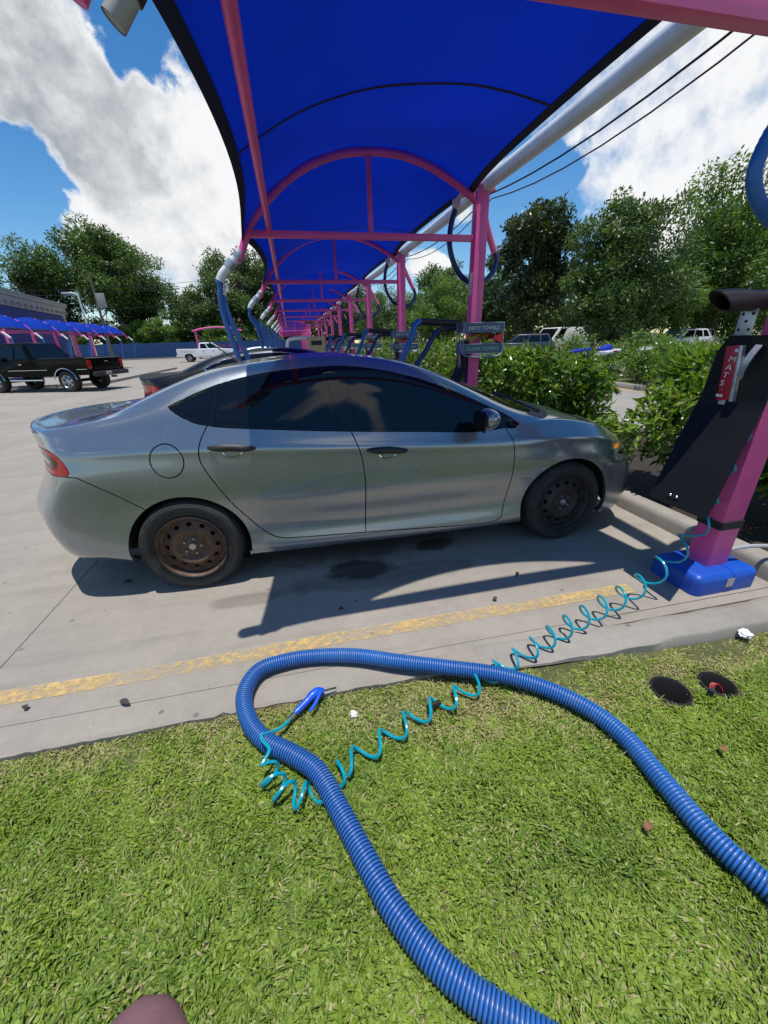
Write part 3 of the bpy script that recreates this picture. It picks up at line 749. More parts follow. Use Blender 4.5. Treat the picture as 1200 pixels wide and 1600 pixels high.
OUT['headlamp_bezel'] = ('xz', [(2.36, .665), (2.40, .675), (2.52, .672), (2.56, .655), (2.52, .642), (2.40, .645)], None)
OUT['rear_door'] = ('xz', [(-.565, 1.078), (-.1, 1.022)] + [(.293, .985)] + BGAP[1:] + [(-.12, .292), (-.246, .308), (-.331, .362), (-.479, .560), (-.578, .745), (-.628, .86), (-.634, .92), (-.612, 1.0)], (0, 2, 8))
OUT['front_door'] = ('xz', BGAP + [(1.35, .238), (1.385, .26), (1.412, .38), (1.436, .523), (1.446, .65), (1.443, .764), (1.425, .86), (1.385, .928), (1.187, .918), (.75, .950)], (0, 6, 14))
OUT['window_trim'] = ('xz', [(-.775, 1.190), (-.70, 1.222), (-.482, 1.297), (-.2, 1.348), (0, 1.364), (.18, 1.372), (.275, 1.371), (.54, 1.335), (.838, 1.255), (1.1, 1.153), (1.28, 1.07), (1.42, 1.0), (1.50, .944), (1.455, .922), (1.385, .928), (1.187, .918), (.75, .950), (.293, .985), (-.1, 1.022), (-.565, 1.078), (-.65, 1.105), (-.735, 1.155)], (0, 12))
OUT['quarter_window'] = ('xz', [(-.735, 1.190), (-.66, 1.215), (-.515, 1.268), (-.565, 1.108), (-.64, 1.13), (-.70, 1.163)], (0, 2, 3))
OUT['rear_window'] = ('xz', [(-.478, 1.274), (-.2, 1.330), (0, 1.346), (.170, 1.353), (.218, 1.008), (-.1, 1.038), (-.525, 1.092)], (0, 3, 4, 6))
OUT['front_window'] = ('xz', [(.295, 1.351), (.54, 1.317), (.838, 1.238), (1.04, 1.160), (1.150, 1.108), (1.175, .935), (.75, .967), (.335, 1.000)], (0, 4, 5, 7))
OUT['fuel_door'] = ('xz', circle(-.815, .897, .092, .100, 30), None)
ORDER = ['trunk_lid', 'rear_glass', 'windshield', 'cowl', 'hood', 'rear_bumper', 'taillight', 'taillight_core', 'reversing_lamp', 'front_bumper', 'headlight', 'side_reflector', 'headlamp_bezel',
         'rear_door', 'front_door', 'window_trim', 'quarter_window', 'rear_window', 'front_window', 'fuel_door']
def outline(nm):
    pr, pts, sharp = OUT[nm]
    return pr, (pts if sharp is None else smooth_poly(pts, .05, sharp))
CENTER = {'body', 'trunk_lid', 'rear_glass', 'windshield', 'cowl', 'hood', 'rear_bumper', 'front_bumper', 'taillight', 'taillight_core', 'reversing_lamp'}
def cut(bm, poly, ax, ok):
    bx0 = min(p[0] for p in poly) - .01; bx1 = max(p[0] for p in poly) + .01
    by0 = min(p[1] for p in poly) - .01; by1 = max(p[1] for p in poly) + .01
    def bbox(f):
        xs = [v.co[0] for v in f.verts]; ys = [v.co[ax] for v in f.verts]
        return (min(xs), max(xs), min(ys), max(ys))
    cand = {}
    for f in bm.faces:
        c = f.calc_center_median()
        if bx0 < c[0] < bx1 and by0 - .02 < c[ax] < by1 + .02 and ok(f): cand[f] = bbox(f)
    n = len(poly)
    for i in range(n):
        a, b = poly[i], poly[(i + 1) % n]
        e = 1e-4
        sx0, sx1 = min(a[0], b[0]) - e, max(a[0], b[0]) + e
        sy0, sy1 = min(a[1], b[1]) - e, max(a[1], b[1]) + e
        nx, ny = -(b[1] - a[1]), b[0] - a[0]
        l = math.hypot(nx, ny)
        if l < 1e-6: continue
        nx /= l; ny /= l
        sel = []
        for f, bb in list(cand.items()):
            if not f.is_valid: del cand[f]; continue
            if bb[1] < sx0 or bb[0] > sx1 or bb[3] < sy0 or bb[2] > sy1: continue
            d = [(v.co[0] - a[0]) * nx + (v.co[ax] - a[1]) * ny for v in f.verts]
            if min(d) < -1e-4 and max(d) > 1e-4: sel.append(f)
        if not sel: continue
        g = set(sel)
        for f in sel: g.update(f.edges); g.update(f.verts)
        no = Vector((nx, ny, 0)) if ax == 1 else Vector((nx, 0, ny))
        co = Vector((a[0], a[1], 0)) if ax == 1 else Vector((a[0], 0, a[1]))
        r = bmesh.ops.bisect_plane(bm, geom=list(g), dist=2e-4, plane_co=co, plane_no=no)
        for q in r['geom']:
            if isinstance(q, bmesh.types.BMFace): cand[q] = bbox(q)
        for q in r['geom_cut']:
            if isinstance(q, bmesh.types.BMVert):
                for f in q.link_faces:
                    if f not in cand: cand[f] = bbox(f)
from mathutils.bvhtree import BVHTree
from mathutils.interpolate import poly_3d_calc
class NormalField:
    """normals of the uncut skin, looked up at any point on it"""
    def __init__(s, G):
        nu, nv = G.shape[:2]
        du = np.gradient(G, axis=0); dv = np.gradient(G, axis=1)
        n = np.cross(du, dv); l = np.linalg.norm(n, axis=2, keepdims=True)
        n = np.where(l > 1e-9, n / np.maximum(l, 1e-9), 0)
        s.N = [Vector(k) for k in n.reshape(-1, 3)]; s.V = [Vector(k) for k in G.reshape(-1, 3)]
        s.F = [(i * nv + j, (i + 1) * nv + j, (i + 1) * nv + j + 1, i * nv + j + 1) for i in range(nu - 1) for j in range(nv - 1)]
        s.t = BVHTree.FromPolygons(s.V, s.F)
    def at(s, p, ref):
        loc, nn, k, d = s.t.find_nearest(p)
        if k is None: return ref
        f = s.F[k]
        try: w = poly_3d_calc([s.V[i] for i in f], loc)
        except Exception: return ref
        r = Vector()
        for i, q in zip(f, w): r += s.N[i] * q
        if r.length < 1e-6: return ref
        r.normalize()
        if r.dot(ref) < 0: r = -r
        return r if r.dot(ref) > .6 else ref
def panel_mesh(name, faces, both, gap, depth, mats, sink=0.0, field=None, flip=False):
    """one panel: its faces with edges pulled back and turned inwards; both = mirror into the same mesh"""
    vid = {}; V = []; F = []; nrm = []
    for f in faces:
        for v in f.verts:
            if v not in vid: vid[v] = len(V); V.append(v.co.copy()); nrm.append(Vector())
        F.append([vid[v] for v in f.verts])
        for v in f.verts: nrm[vid[v]] += f.normal * f.calc_area()
    for k in range(len(nrm)):
        nrm[k].normalize()
        if field: nrm[k] = field.at(V[k], nrm[k])
        if abs(V[k].y) < 1e-4: nrm[k].y = 0; nrm[k].normalize()
    fs = set(faces); push = {}; bed = []
    for f in faces:
        for l in f.loops:
            ed = l.edge
            if sum(1 for q in ed.link_faces if q in fs) == 1:
                a, b = l.vert, l.link_loop_next.vert
                if abs(a.co.y) < 1e-4 and abs(b.co.y) < 1e-4: continue
                ia, ib = vid[a], vid[b]
                t = (b.co - a.co)
                if t.length < 1e-7: continue
                ins = nrm[ia].cross(t).normalized() * min(1.0, t.length / .008)
                for k in (ia, ib): push[k] = push.get(k, Vector()) + ins
                bed.append((ia, ib))
    for k, p in push.items():
        if p.length > 1e-6:
            d = p.normalized() * gap
            if abs(V[k].y) < 1e-4: d.y = 0
            V[k] = V[k] + d
    if sink:
        for k in range(len(V)): V[k] = V[k] - nrm[k] * sink
    rim = {}; nf = len(F)
    for k in push:
        rim[k] = len(V); q = V[k] - nrm[k] * depth
        if abs(V[k].y) < 1e-4: q.y = 0
        V.append(q)
    for ia, ib in bed: F.append([ib, ia, rim[ia], rim[ib]])
    LN = [[tuple(nrm[i]) for i in f] for f in F[:nf]]
    for f in F[nf:]:
        n_ = (V[f[1]] - V[f[0]]).cross(V[f[2]] - V[f[0]])
        n_ = tuple(n_.normalized()) if n_.length > 1e-12 else (0, 0, 1)
        LN.append([n_] * 4)
    if flip:
        V = [Vector((v.x, -v.y, v.z)) for v in V]; F = [f[::-1] for f in F]; LN = [[(x, -y, z) for x, y, z in l[::-1]] for l in LN]
    if both:
        n = len(V); mirror = {}
        for k in range(n):
            if abs(V[k].y) < 1e-4: mirror[k] = k
            else: mirror[k] = len(V); V.append(Vector((V[k].x, -V[k].y, V[k].z)))
        F += [[mirror[i] for i in f[::-1]] for f in list(F)]
        LN += [[(x, -y, z) for x, y, z in l[::-1]] for l in list(LN)]
    me = bpy.data.meshes.new(name)
    me.from_pydata([(v.x - XC, v.y, v.z) for v in V], [], F)
    for m in (mats if isinstance(mats, (list, tuple)) else [mats]): me.materials.append(m)
    me.polygons.foreach_set('use_smooth', np.ones(len(me.polygons), dtype=bool))
    me.update()
    me.normals_split_custom_set([n_ for l in LN for n_ in l])
    return me
def body_panels(cage, nu, nv, root, mats, order=ORDER, gap=.0036, depth=.022, arches=ARCHES):
    G = skin(cage, nu, nv)
    field = NormalField(G)
    bm = bmesh.new()
    vs = [[None] * nv for _ in range(nu)]
    for i in range(nu):
        for j in range(nv): vs[i][j] = bm.verts.new(G[i, j])
    for i in range(nu - 1):
        for j in range(nv - 1): bm.faces.new((vs[i][j], vs[i + 1][j], vs[i + 1][j + 1], vs[i][j + 1]))
    bmesh.ops.remove_doubles(bm, verts=bm.verts, dist=1e-5)
    bm.normal_update()
    side_ok = lambda f: f.normal.y < -.12 or abs(f.normal.x) > .45
    top_ok = lambda f: f.normal.z > .12
    for (cx, cz, r) in arches:
        p = circle(cx, cz, r, r, 44)
        cut(bm, p, 2, lambda f: f.normal.y < -.3)
    bm.normal_update()
    dead = [f for f in bm.faces for (cx, cz, r) in arches
            if math.hypot(f.calc_center_median().x - cx, f.calc_center_median().z - cz) < r - 1e-4 and f.calc_center_median().y < -.5]
    bmesh.ops.delete(bm, geom=list(set(dead)), context='FACES')
    outs = {}
    for nm in order:
        pr, poly = outline(nm); outs[nm] = (pr, poly)
        cut(bm, poly, 1 if pr == 'xy' else 2, top_ok if pr == 'xy' else side_ok)
    bmesh.ops.remove_doubles(bm, verts=bm.verts, dist=.0004)
    bmesh.ops.dissolve_degenerate(bm, edges=bm.edges, dist=.0002)
    bm.normal_update()
    part = {'body': []}
    pre = {nm: (pr, poly, min(p[0] for p in poly), max(p[0] for p in poly)) for nm, (pr, poly) in outs.items()}
    for f in bm.faces:
        c = f.calc_center_median(); w = 'body'
        for nm in order:
            pr, poly, x0, x1 = pre[nm]
            if not (x0 <= c.x <= x1): continue
            if pr == 'xy':
                if c.z > .78 and top_ok(f) and in_poly((c.x, c.y), poly): w = nm
            elif side_ok(f) and in_poly((c.x, c.z), poly):
                if nm in ('headlight', 'side_reflector', 'headlamp_bezel') and c.y > -.45: continue
                w = nm
        part.setdefault(w, []).append(f)
    for nm, faces in part.items():
        if not faces: continue
        mt = mats.get(nm, mats['body'])
        g, dp, sk = gap, depth, 0.0
        if nm in ('quarter_window', 'rear_window', 'front_window', 'rear_glass', 'windshield'): g, dp, sk = .0008, .006, .002
        if nm in ('window_trim', 'cowl'): g, dp, sk = .0012, .012, .0015
        if nm in ('headlight', 'taillight'): g = .0016
        if nm in ('side_reflector', 'headlamp_bezel'): g, dp, sk = .0006, .006, .001
        if nm in ('taillight_core', 'reversing_lamp'): g, dp, sk = .0005, .01, .001 if nm == 'reversing_lamp' else .0025
        both = nm in CENTER
        me = panel_mesh(nm, faces, both, g, dp, mt, sk, field)
        pname = {'trunk_lid': 'trunk_lid'}.get(nm, nm)
        o = link(pname, me, root)
        if not both and nm != 'fuel_door': link(pname, panel_mesh(nm, faces, False, g, dp, mt, sk, field, True), root)
    bm.free()
    # black inner shell behind the gaps and the wheel wells
    g = skin(cage, 70, 26); b = MB()
    cxm = np.array([.4, 0, .6])
    g2 = g.copy(); d = g - cxm; g2 = g - d / np.linalg.norm(d, axis=2)[..., None] * np.array([.045, .035, .03])
    F = []
    for i in range(69):
        for j in range(25):
            m = g2[i:i + 2, j:j + 2].reshape(-1, 3).mean(0)
            if any(math.hypot(m[0] - cx, m[2] - cz) < r + .05 and m[2] < .75 for (cx, cz, r) in arches): continue
            F.append((i * 26 + j, (i + 1) * 26 + j, (i + 1) * 26 + j + 1, i * 26 + j + 1))
    V = [(x - XC, min(y, -0.0), z) for x, y, z in g2.reshape(-1, 3)]
    b.add(V, F); b.add([(x, -y, z) for x, y, z in V], [f[::-1] for f in F])
    for (cx, cz, r) in arches:
        for s in (-1, 1):
            W = []; n = 30
            for i in range(n + 1):
                a = R(4 + 172 * i / n)
                W += [(cx - XC + r * 1.0 * math.cos(a), s * .862, cz + r * math.sin(a)), (cx - XC + r * 1.03 * math.cos(a), s * .56, cz + r * 1.03 * math.sin(a))]
            b.add(W, [(2 * i, 2 * i + 1, 2 * i + 3, 2 * i + 2) for i in range(n)])
            b.add([(cx - XC + r * 1.1 * math.cos(R(a)), s * .56, cz + r * 1.1 * math.sin(R(a))) for a in range(0, 360, 15)], [tuple(range(24))])
    b.box((.35 - XC, 0, .24), (3.6, 1.1, .10))
    b.build('underbody', M['liner'], root, smooth=False, recalc=False)
    return G

# steel wheel, axis along -y (outer face at y = 0, body behind at +y)
def wheel_meshes():
    tyre = MB()
    tyre.lathe([(.214, -.012), (.220, .002), (.238, -.004), (.262, -.012), (.285, -.010), (.303, .004), (.312, .022), (.3165, .045), (.3168, .07), (.311, .071), (.311, .079), (.3168, .08), (.3172, .102), (.311, .103), (.311, .111), (.3172, .112), (.3168, .14), (.3165, .165), (.312, .188), (.30, .206), (.26, .22), (.214, .21), (.214, -.012)], (0, 0, 0), 'Y', 64)
    for r_, h in ((.245, -.0095), (.295, -.0035)):
        tyre.lathe([(r_ - .003, h + .004), (r_ - .0015, h - .0015), (r_ + .0015, h - .0015), (r_ + .003, h + .004)], (0, 0, 0), 'Y', 64)
    t = tyre.mesh('tyre', M['rubber'], angle=28)
    def dish(r):   # depth of the pressed steel face behind the rim lip
        return float(np.interp(r, [.0, .030, .062, .070, .088, .104, .116, .132, .166, .180, .196, .206, .214], [.036, .036, .036, .040, .030, .014, .010, .020, .040, .052, .050, .012, .002]))
    rim = MB()
    rr = [.024, .045, .062, .070, .078, .088, .096, .104, .110, .116, .124, .130]
    rim.lathe([(r_, dish(r_)) for r_ in rr], (0, 0, 0), 'Y', 72)
    rim.lathe([(r_, dish(r_)) for r_ in (.172, .180, .188, .196, .201, .206, .2095, .214)] + [(.219, .002), (.219, .02)], (0, 0, 0), 'Y', 72)
    ns = 12
    for k in range(ns):          # holed ring, sector by sector
        a0, a1 = 2 * math.pi * k / ns, 2 * math.pi * (k + 1) / ns
        r0, r1 = .130, .172
        ac, rc = (a0 + a1) / 2, .151
        per = []
        m = 6
        for i in range(m): per.append((a0 + (a1 - a0) * i / m, r0))
        for i in range(2): per.append((a1, r0 + (r1 - r0) * i / 2))
        for i in range(m): per.append((a1 - (a1 - a0) * i / m, r1))
        for i in range(2): per.append((a0, r1 - (r1 - r0) * i / 2))
        hole = []
        for (a, r_) in per:
            th = math.atan2((r_ - rc), (a - ac) * rc)
            hole.append((ac + .0175 * math.cos(th) / rc, rc + .0125 * math.sin(th)))
        P = lambda a, r_, e=0: (r_ * math.cos(a), dish(r_) + e, r_ * math.sin(a))
        V = [P(*p) for p in per] + [P(a, r_, .0015) for a, r_ in hole] + [P(a, r_, .016) for a, r_ in hole]
        n = len(per)
        rim.add(V, [(i, (i + 1) % n, n + (i + 1) % n, n + i) for i in range(n)] + [(n + i, n + (i + 1) % n, 2 * n + (i + 1) % n, 2 * n + i) for i in range(n)])
    back = MB(); back.lathe([(.01, .075), (.21, .07)], (0, 0, 0), 'Y', 32)
    back.lathe([(.06, .06), (.145, .058), (.145, .085)], (0, 0, 0), 'Y', 32)
    nuts = MB()
    nuts.lathe([(.0095, .038), (.0095, .022), (.006, .016), (.001, .0155)], (0, 0, 0), 'Y', 6)
    cap = MB(); cap.lathe([(.025, .037), (.025, .020), (.021, .014), (.012, .012), (.0005, .012)], (0, 0, 0), 'Y', 20)
    valve = MB(); valve.tube([(.165, .03, -.10), (.172, .005, -.104), (.176, -.006, -.106)], .0045, 6)
    return t, rim, back, nuts, cap, valve
WT, WRIM, WBACK, WNUTS, WCAP, WVALVE = wheel_meshes()
W_BACK_ME = WBACK.mesh('brake', M['liner']); W_CAP_ME = WCAP.mesh('hub', M['steel']); W_VALVE_ME = WVALVE.mesh('valve', M['rubber'])
W_NUT_ME = WNUTS.mesh('lug_nuts', M['steel'])
def add_wheel(root, x, side, rim_me, rot=0.0, y=.912, s=1.015, z=WHEEL_R, steer=0.0):
    o = link('wheel', WT, root, (x, side * y, z))
    o.rotation_euler = (0, rot, math.pi if side > 0 else 0) if not steer else (0, rot, steer)
    o.scale = (s, s, s)
    link('rim', rim_me, o); link('brake', W_BACK_ME, o); [link('lug_nut', W_NUT_ME, o, (.053 * math.cos(R(90 + 72 * k)), 0, .053 * math.sin(R(90 + 72 * k)))) for k in range(5)]; link('hub', W_CAP_ME, o); link('valve', W_VALVE_ME, o)
    return o
RIM_RUST = WRIM.mesh('rim', M['rust'], angle=50); RIM_DARK = WRIM.mesh('rim', M['rust_dark'], angle=50)  # front rims: canopy shade put into a darker rust, with some brake dust

car = thing('parked_car', 'grey metallic four door saloon with tinted windows and bare steel wheels', 'car', (XC, 3.32, 0))
mats = {'body': M['paint'], 'rear_glass': M['glass'], 'windshield': M['glass'], 'cowl': M['black_plastic'], 'taillight': M['red_lens'], 'taillight_core': M['dark_lens'], 'reversing_lamp': M['clear_lens'],
        'headlight': M['headlamp'], 'side_reflector': M['amber'], 'headlamp_bezel': M['trim'], 'window_trim': M['trim'], 'quarter_window': M['glass'], 'rear_window': M['glass'], 'front_window': M['glass']}
CARG = body_panels(CAGE, 250, 84, car, mats)
add_wheel(car, AXLE_R - XC, -1, RIM_RUST, .3); add_wheel(car, AXLE_R - XC, 1, RIM_RUST, 1.0)
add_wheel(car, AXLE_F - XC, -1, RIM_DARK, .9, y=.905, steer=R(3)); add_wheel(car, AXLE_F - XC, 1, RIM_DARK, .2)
def surf(x, z):
    """half width of the saloon's side at x, z"""
    g = CARG.reshape(-1, 3); k = np.argmin((g[:, 0] - x) ** 2 + (g[:, 2] - z) ** 2 + np.where(g[:, 1] > -.55, 9, 0))
    return g[k, 1]
# door handles: grip bar over a dished cup
for s in (-1, 1):
    for hx, hz, tilt in ((-.44, .947, -.085), (.52, .853, -.085)):
        w = -surf(hx, hz)
        b = MB(); ns = 18; V = []
        P = []; Rr = []
        for i in range(ns + 1):
            u = -1 + 2 * i / ns
            P.append((hx - XC + .132 * u, s * (w + .036 - .034 * u ** 4), hz + tilt * .132 * u + .010 * (1 - abs(u)) ** 1))
            Rr.append(.0235 * (1 - .6 * abs(u) ** 3))
        b.tube(P, Rr, 12)
        h = b.build('door_handle', M['black_plastic'], car)
        c = MB(); V = [(hx - XC, s * (w - .012), hz - .012)]; n = 20
        for q, dy in ((.6, -.008), (1.0, .0025)):
            for i in range(n):
                a = 2 * math.pi * i / n; V.append((hx - XC + .060 * q * math.cos(a), s * (w + dy), hz - .020 + .036 * q * math.sin(a)))
        c.add(V, [(0, 1 + i, 1 + (i + 1) % n) for i in range(n)] + [(1 + i, 1 + n + i, 1 + n + (i + 1) % n, 1 + (i + 1) % n) for i in range(n)])
        c.build('handle_cup', M['chrome'], h)
# mirrors
for s in (-1, 1):
    b = MB(); V = []; nu, nv = 14, 20
    for i in range(nu + 1):
        t = math.pi * i / nu
        for j in range(nv):
            a = 2 * math.pi * j / nv
            x = .075 * math.cos(t); 
            flat = 1.0 if x > 0 else .55
            y = .105 * math.sin(t) ** .6 * math.cos(a); z = .072 * math.sin(t) ** .6 * math.sin(a) * (1 - .12 * math.cos(a) * s)
            V.append((1.165 - XC + x * flat, s * .985 + y, 1.022 + z + .012 * math.cos(a) * s))
    F = [(i * nv + j, i * nv + (j + 1) % nv, (i + 1) * nv + (j + 1) % nv, (i + 1) * nv + j) for i in range(nu) for j in range(nv)]
    b.add(V, F)
    m = b.build('mirror', M['paint'], car, angle=60)
    g = MB(); g.prism([(s * .90, .955), (s * 1.07, .955), (s * 1.075, 1.06), (s * 1.05, 1.085), (s * .92, 1.075), (s * .89, 1.03)], 'yz', 1.115 - XC, 1.1235 - XC)
    g.build('mirror_glass', M['glass'], m, smooth=False)
    st = MB(); st.tube([(1.20 - XC, s * .80, .955), (1.19 - XC, s * .87, .968), (1.185 - XC, s * .95, .985)], [.028, .024, .022], 10)
    st.build('mirror_stem', M['trim'], m)
# aerial, wiper
b = MB(); b.tube(crom([(-.45 - XC, .02, 1.385), (-.47 - XC, .02, 1.42), (-.60 - XC, .02, 1.52), (-.74 - XC, .02, 1.625)], .05), .0045, 6)
b.tube([(-.43 - XC, .02, 1.39), (-.455 - XC, .02, 1.412), (-.475 - XC, .02, 1.425)], [.022, .016, .008], 8)
b.build('aerial', M['black_plastic'], car)
b = MB(); b.tube([(1.78 - XC, -.62, .985), (1.70 - XC, -.40, 1.035), (1.62 - XC, -.15, 1.085)], .008, 6); b.tube([(1.80 - XC, .05, 1.01), (1.70 - XC, .30, 1.045), (1.62 - XC, .5, 1.06)], .008, 6)
b.build('wiper', M['black_plastic'], car)

# ------------------------------------------------------------------ shade canopy over the vacuum stalls
BAY = 3.80
ARCH = crom([(-2.92, 0, 2.49), (-2.80, 0, 2.72), (-2.55, 0, 2.99), (-2.21, 0, 3.235), (-1.80, 0, 3.40), (-1.42, 0, 3.455), (-1.0, 0, 3.44), (-.64, 0, 3.345), (-.35, 0, 3.215), (-.06, 0, 3.05)], .09)
ARC_L = np.concatenate([[0], np.cumsum(np.linalg.norm(np.diff(ARCH, axis=0), axis=1))]); ARC_L /= ARC_L[-1]
def arch_at(t): return np.array([np.interp(t, ARC_L, ARCH[:, k]) for k in (0, 2)])
def text_mesh(name, s, size, mat, align='CENTER'):
    cu = bpy.data.curves.new(name, 'FONT'); cu.body = s; cu.size = size; cu.align_x = align; cu.align_y = 'CENTER'; cu.extrude = .0006
    o = bpy.data.objects.new(name, cu); col.objects.link(o)
    me = bpy.data.meshes.new_from_object(o.evaluated_get(bpy.context.evaluated_depsgraph_get()))
    bpy.data.objects.remove(o); bpy.data.curves.remove(cu)
    me.name = name; me.materials.clear(); me.materials.append(mat)
    return me
def canopy_meshes(sx=1, bay=BAY, sag=.34):
    f = lambda x: x * sx
    D = {}
    b = MB(); b.box((0, 0, 1.60), (.158, .142, 3.20), bevel=.006); D['post'] = b.mesh('post', M['pink'], angle=30)
    b = MB(); b.box((0, 0, 3.19), (.20, .18, .03), bevel=.005); b.box((f(.11), 0, 3.17), (.10, .10, .05), bevel=.006); D['cap'] = b.mesh('cap_plate', M['pink'])
    D['base'] = []
    for x0, x1 in ((-.245, .028), (.032, .235)):
        bm = bmesh.new(); bmesh.ops.create_cube(bm, size=1)
        bmesh.ops.scale(bm, vec=(x1 - x0, .345, .135), verts=bm.verts); bmesh.ops.translate(bm, vec=((x0 + x1) / 2, 0, .0675), verts=bm.verts)
        out = -1 if x0 < -.1 else 1
        eds = [e for e in bm.edges if all(v.co.z > .1 for v in e.verts) and not all(abs(v.co.x - (x1 if out < 0 else x0)) < 1e-4 for v in e.verts)]
        eds += [e for e in bm.edges if abs(e.verts[0].co.z - e.verts[1].co.z) > .1 and abs(e.verts[0].co.x - (x0 if out < 0 else x1)) < 1e-4]
        bmesh.ops.bevel(bm, geom=eds, offset=.048, segments=5, profile=.5, affect='EDGES')
        me = bpy.data.meshes.new('base_cover'); bm.to_mesh(me); bm.free(); finish(me, M['base_blue'], True, 35)
        D['base'].append(me)
    b = MB(); b.box((.0, -.1755, .07), (.055, .004, .06), bevel=.001); D['plate'] = b.mesh('data_plate', M['galv'])
    b = MB()
    for a, c_ in (((-.083, 0), (.006, .152)), ((.083, 0), (.006, .152)), ((0, -.075), (.16, .006)), ((0, .075), (.16, .006))):
        b.box((a[0], a[1], .42), (c_[0], c_[1], .05))
    b.box((.092, -.02, .42), (.02, .03, .03), bevel=.003)
    D['strap'] = b.mesh('strap', M['cable'])
    b = MB(); b.lathe([(.009, .0), (.009, .004), (.005, .007), (.0003, .0075)], (0, 0, 0), 'Y', 8, -1); D['bolt'] = b.mesh('bolt', M['pink_pale'])
    b = MB(); b.tube([(f(x), y, z) for x, y, z in ARCH], .042, 12)
    e = ARCH[0]; b2 = e + (ARCH[0] - ARCH[1]) / np.linalg.norm(ARCH[0] - ARCH[1]) * .10
    b.tube([(f(e[0]), 0, e[2]), (f(b2[0] + -.02), 0, b2[2])], .045, 12)
    D['arch'] = b.mesh('arch', M['pink'])
    b = MB(); b.box((f(-1.475), 0, 2.665), (2.79, .06, .07), bevel=.008); D['beam'] = b.mesh('cross_beam', M['pink'], angle=30)
    b = MB(); b.box((f(-1.475), .03, 2.60), (2.79, .07, .105), bevel=.008); D['beam_low'] = b.mesh('cross_beam', M['pink'], angle=30)
    b = MB(); b.bar((f(-1.40), 0, 2.70), (f(-1.40), 0, 3.42), .05); D['king'] = b.mesh('king_post', M['pink'], angle=30)
    # cloth of one bay
    nu, nv = 18, 34; V = np.zeros((nu + 1, nv + 1, 3))
    for i in range(nu + 1):
        s = i / nu; q = 4 * s * (1 - s)
        for j in range(nv + 1):
            t0, t1 = .012 + .085 * q, .985 - .06 * q
            t = t0 + (t1 - t0) * j / nv
            p = arch_at(t)
            V[i, j] = (f(p[0]), s * bay, p[1] + .052 - sag * q * max(0, math.sin(math.pi * t)) ** .75 + .010 * (q * (1 - q)) * math.sin(17 * s + 9 * t) * math.sin(31 * t + 4 * s) + .012 * (1 - q) * math.sin(40 * t))
    D['cloth_grid'] = V
    F = np.array([(i * (nv + 1) + j, (i + 1) * (nv + 1) + j, (i + 1) * (nv + 1) + j + 1, i * (nv + 1) + j + 1) for i in range(nu) for j in range(nv)])
    V0 = V.copy()
    for i in range(nu + 1):
        for j in range(nv + 1): V0[i, j, 1] += .20 * math.sin(math.pi * min(1, max(0, (j / nv - .28) / .58))) ** .8 * (1 - i / nu) ** 3
    D['cloth_front'] = fast_mesh('shade_cloth', V0.reshape(-1, 3), F, M['fabric'], smooth=True)
    D['cloth'] = fast_mesh('shade_cloth', V.reshape(-1, 3), F, M['fabric'], smooth=True)
    D['hem'] = []
    for j0, dj in ((0, 1), (nv, -1)):     # turned hem bands along both eaves
        b = MB()
        for i in range(nu):
            a, c_ = V[i, j0], V[i + 1, j0]
            ia = a + (V[i, j0 + dj] - a) / np.linalg.norm(V[i, j0 + dj] - a) * .075; ic = c_ + (V[i + 1, j0 + dj] - c_) / np.linalg.norm(V[i + 1, j0 + dj] - c_) * .075
            lo = np.array([0, 0, -.006]); hi = np.array([0, 0, .006])
            b.quad(a + lo, c_ + lo, ic + lo, ia + lo); b.quad(a + hi, c_ + hi, ic + hi, ia + hi); b.quad(a + lo, c_ + lo, c_ + hi, a + hi)
        D['hem'].append(b.mesh('hem', M['hem'], recalc=False))
    b = MB(); m = nu // 2
    for j in range(nv):
        b.quad(V[m, j] + (0, -.016, -.005), V[m, j + 1] + (0, -.016, -.005), V[m, j + 1] + (0, .016, -.005), V[m, j] + (0, .016, -.005))
    D['seam'] = b.mesh('seam', M['hem'], recalc=False)
    return D
def make_canopy(label, loc, rz, nb, D, bay=BAY, detail=3, cloth=True, rails=True, sx=1):
    root = thing('shade_canopy', label, 'canopy', loc, rz)
    for k in range(nb + 1):
        y = k * bay
        p = link('post', D['post'], root, (0, y, 0))
        if k < 6:
            link('cap_plate', D['cap'], p)
            for me in D['base']: link('base_cover', me, p)
        if k < detail:
            link('data_plate', D['plate'], p); link('strap', D['strap'], p)
            for z in (2.84, 2.50, 2.30, 1.93, 2.95):
                for x in (-.03, .03): link('bolt', D['bolt'], p, (x, -.071, z))
        link('arch', D['arch'], root, (0, y, 0)); link('cross_beam', D['beam_low'] if k == 0 and detail else D['beam'], root, (0, y, 0)); (k or not detail) and link('king_post', D['king'], root, (0, y, 0))
        if k < nb and cloth:
            c = link('shade_cloth', D['cloth_front'] if k == 0 else D['cloth'], root, (0, y, 0)); [link('hem', h_, c) for h_ in D['hem']]; link('seam', D['seam'], c)
    if rails:
        b = MB(); b.tube([(-2.585 * sx, -.02, 2.72), (-2.585 * sx, nb * bay, 2.72)], .033, 10)
        b.build('rail', M['pink'], root)
    return root
CD = canopy_meshes()
CX, CY, CRZ = 2.49, 1.70, .0125
canopy = make_canopy('long pink steel canopy with blue shade cloth arching over the grey saloon', (CX, CY, 0), CRZ, 9, CD)
def cw(x, y, z):   # canopy coordinates to world
    return (CX + x * math.cos(CRZ) - y * math.sin(CRZ), CY + x * math.sin(CRZ) + y * math.cos(CRZ), z)
ORD = ['nearest', 'second', 'third', 'fourth', 'fifth', 'sixth', 'seventh', 'eighth', 'ninth', 'tenth']
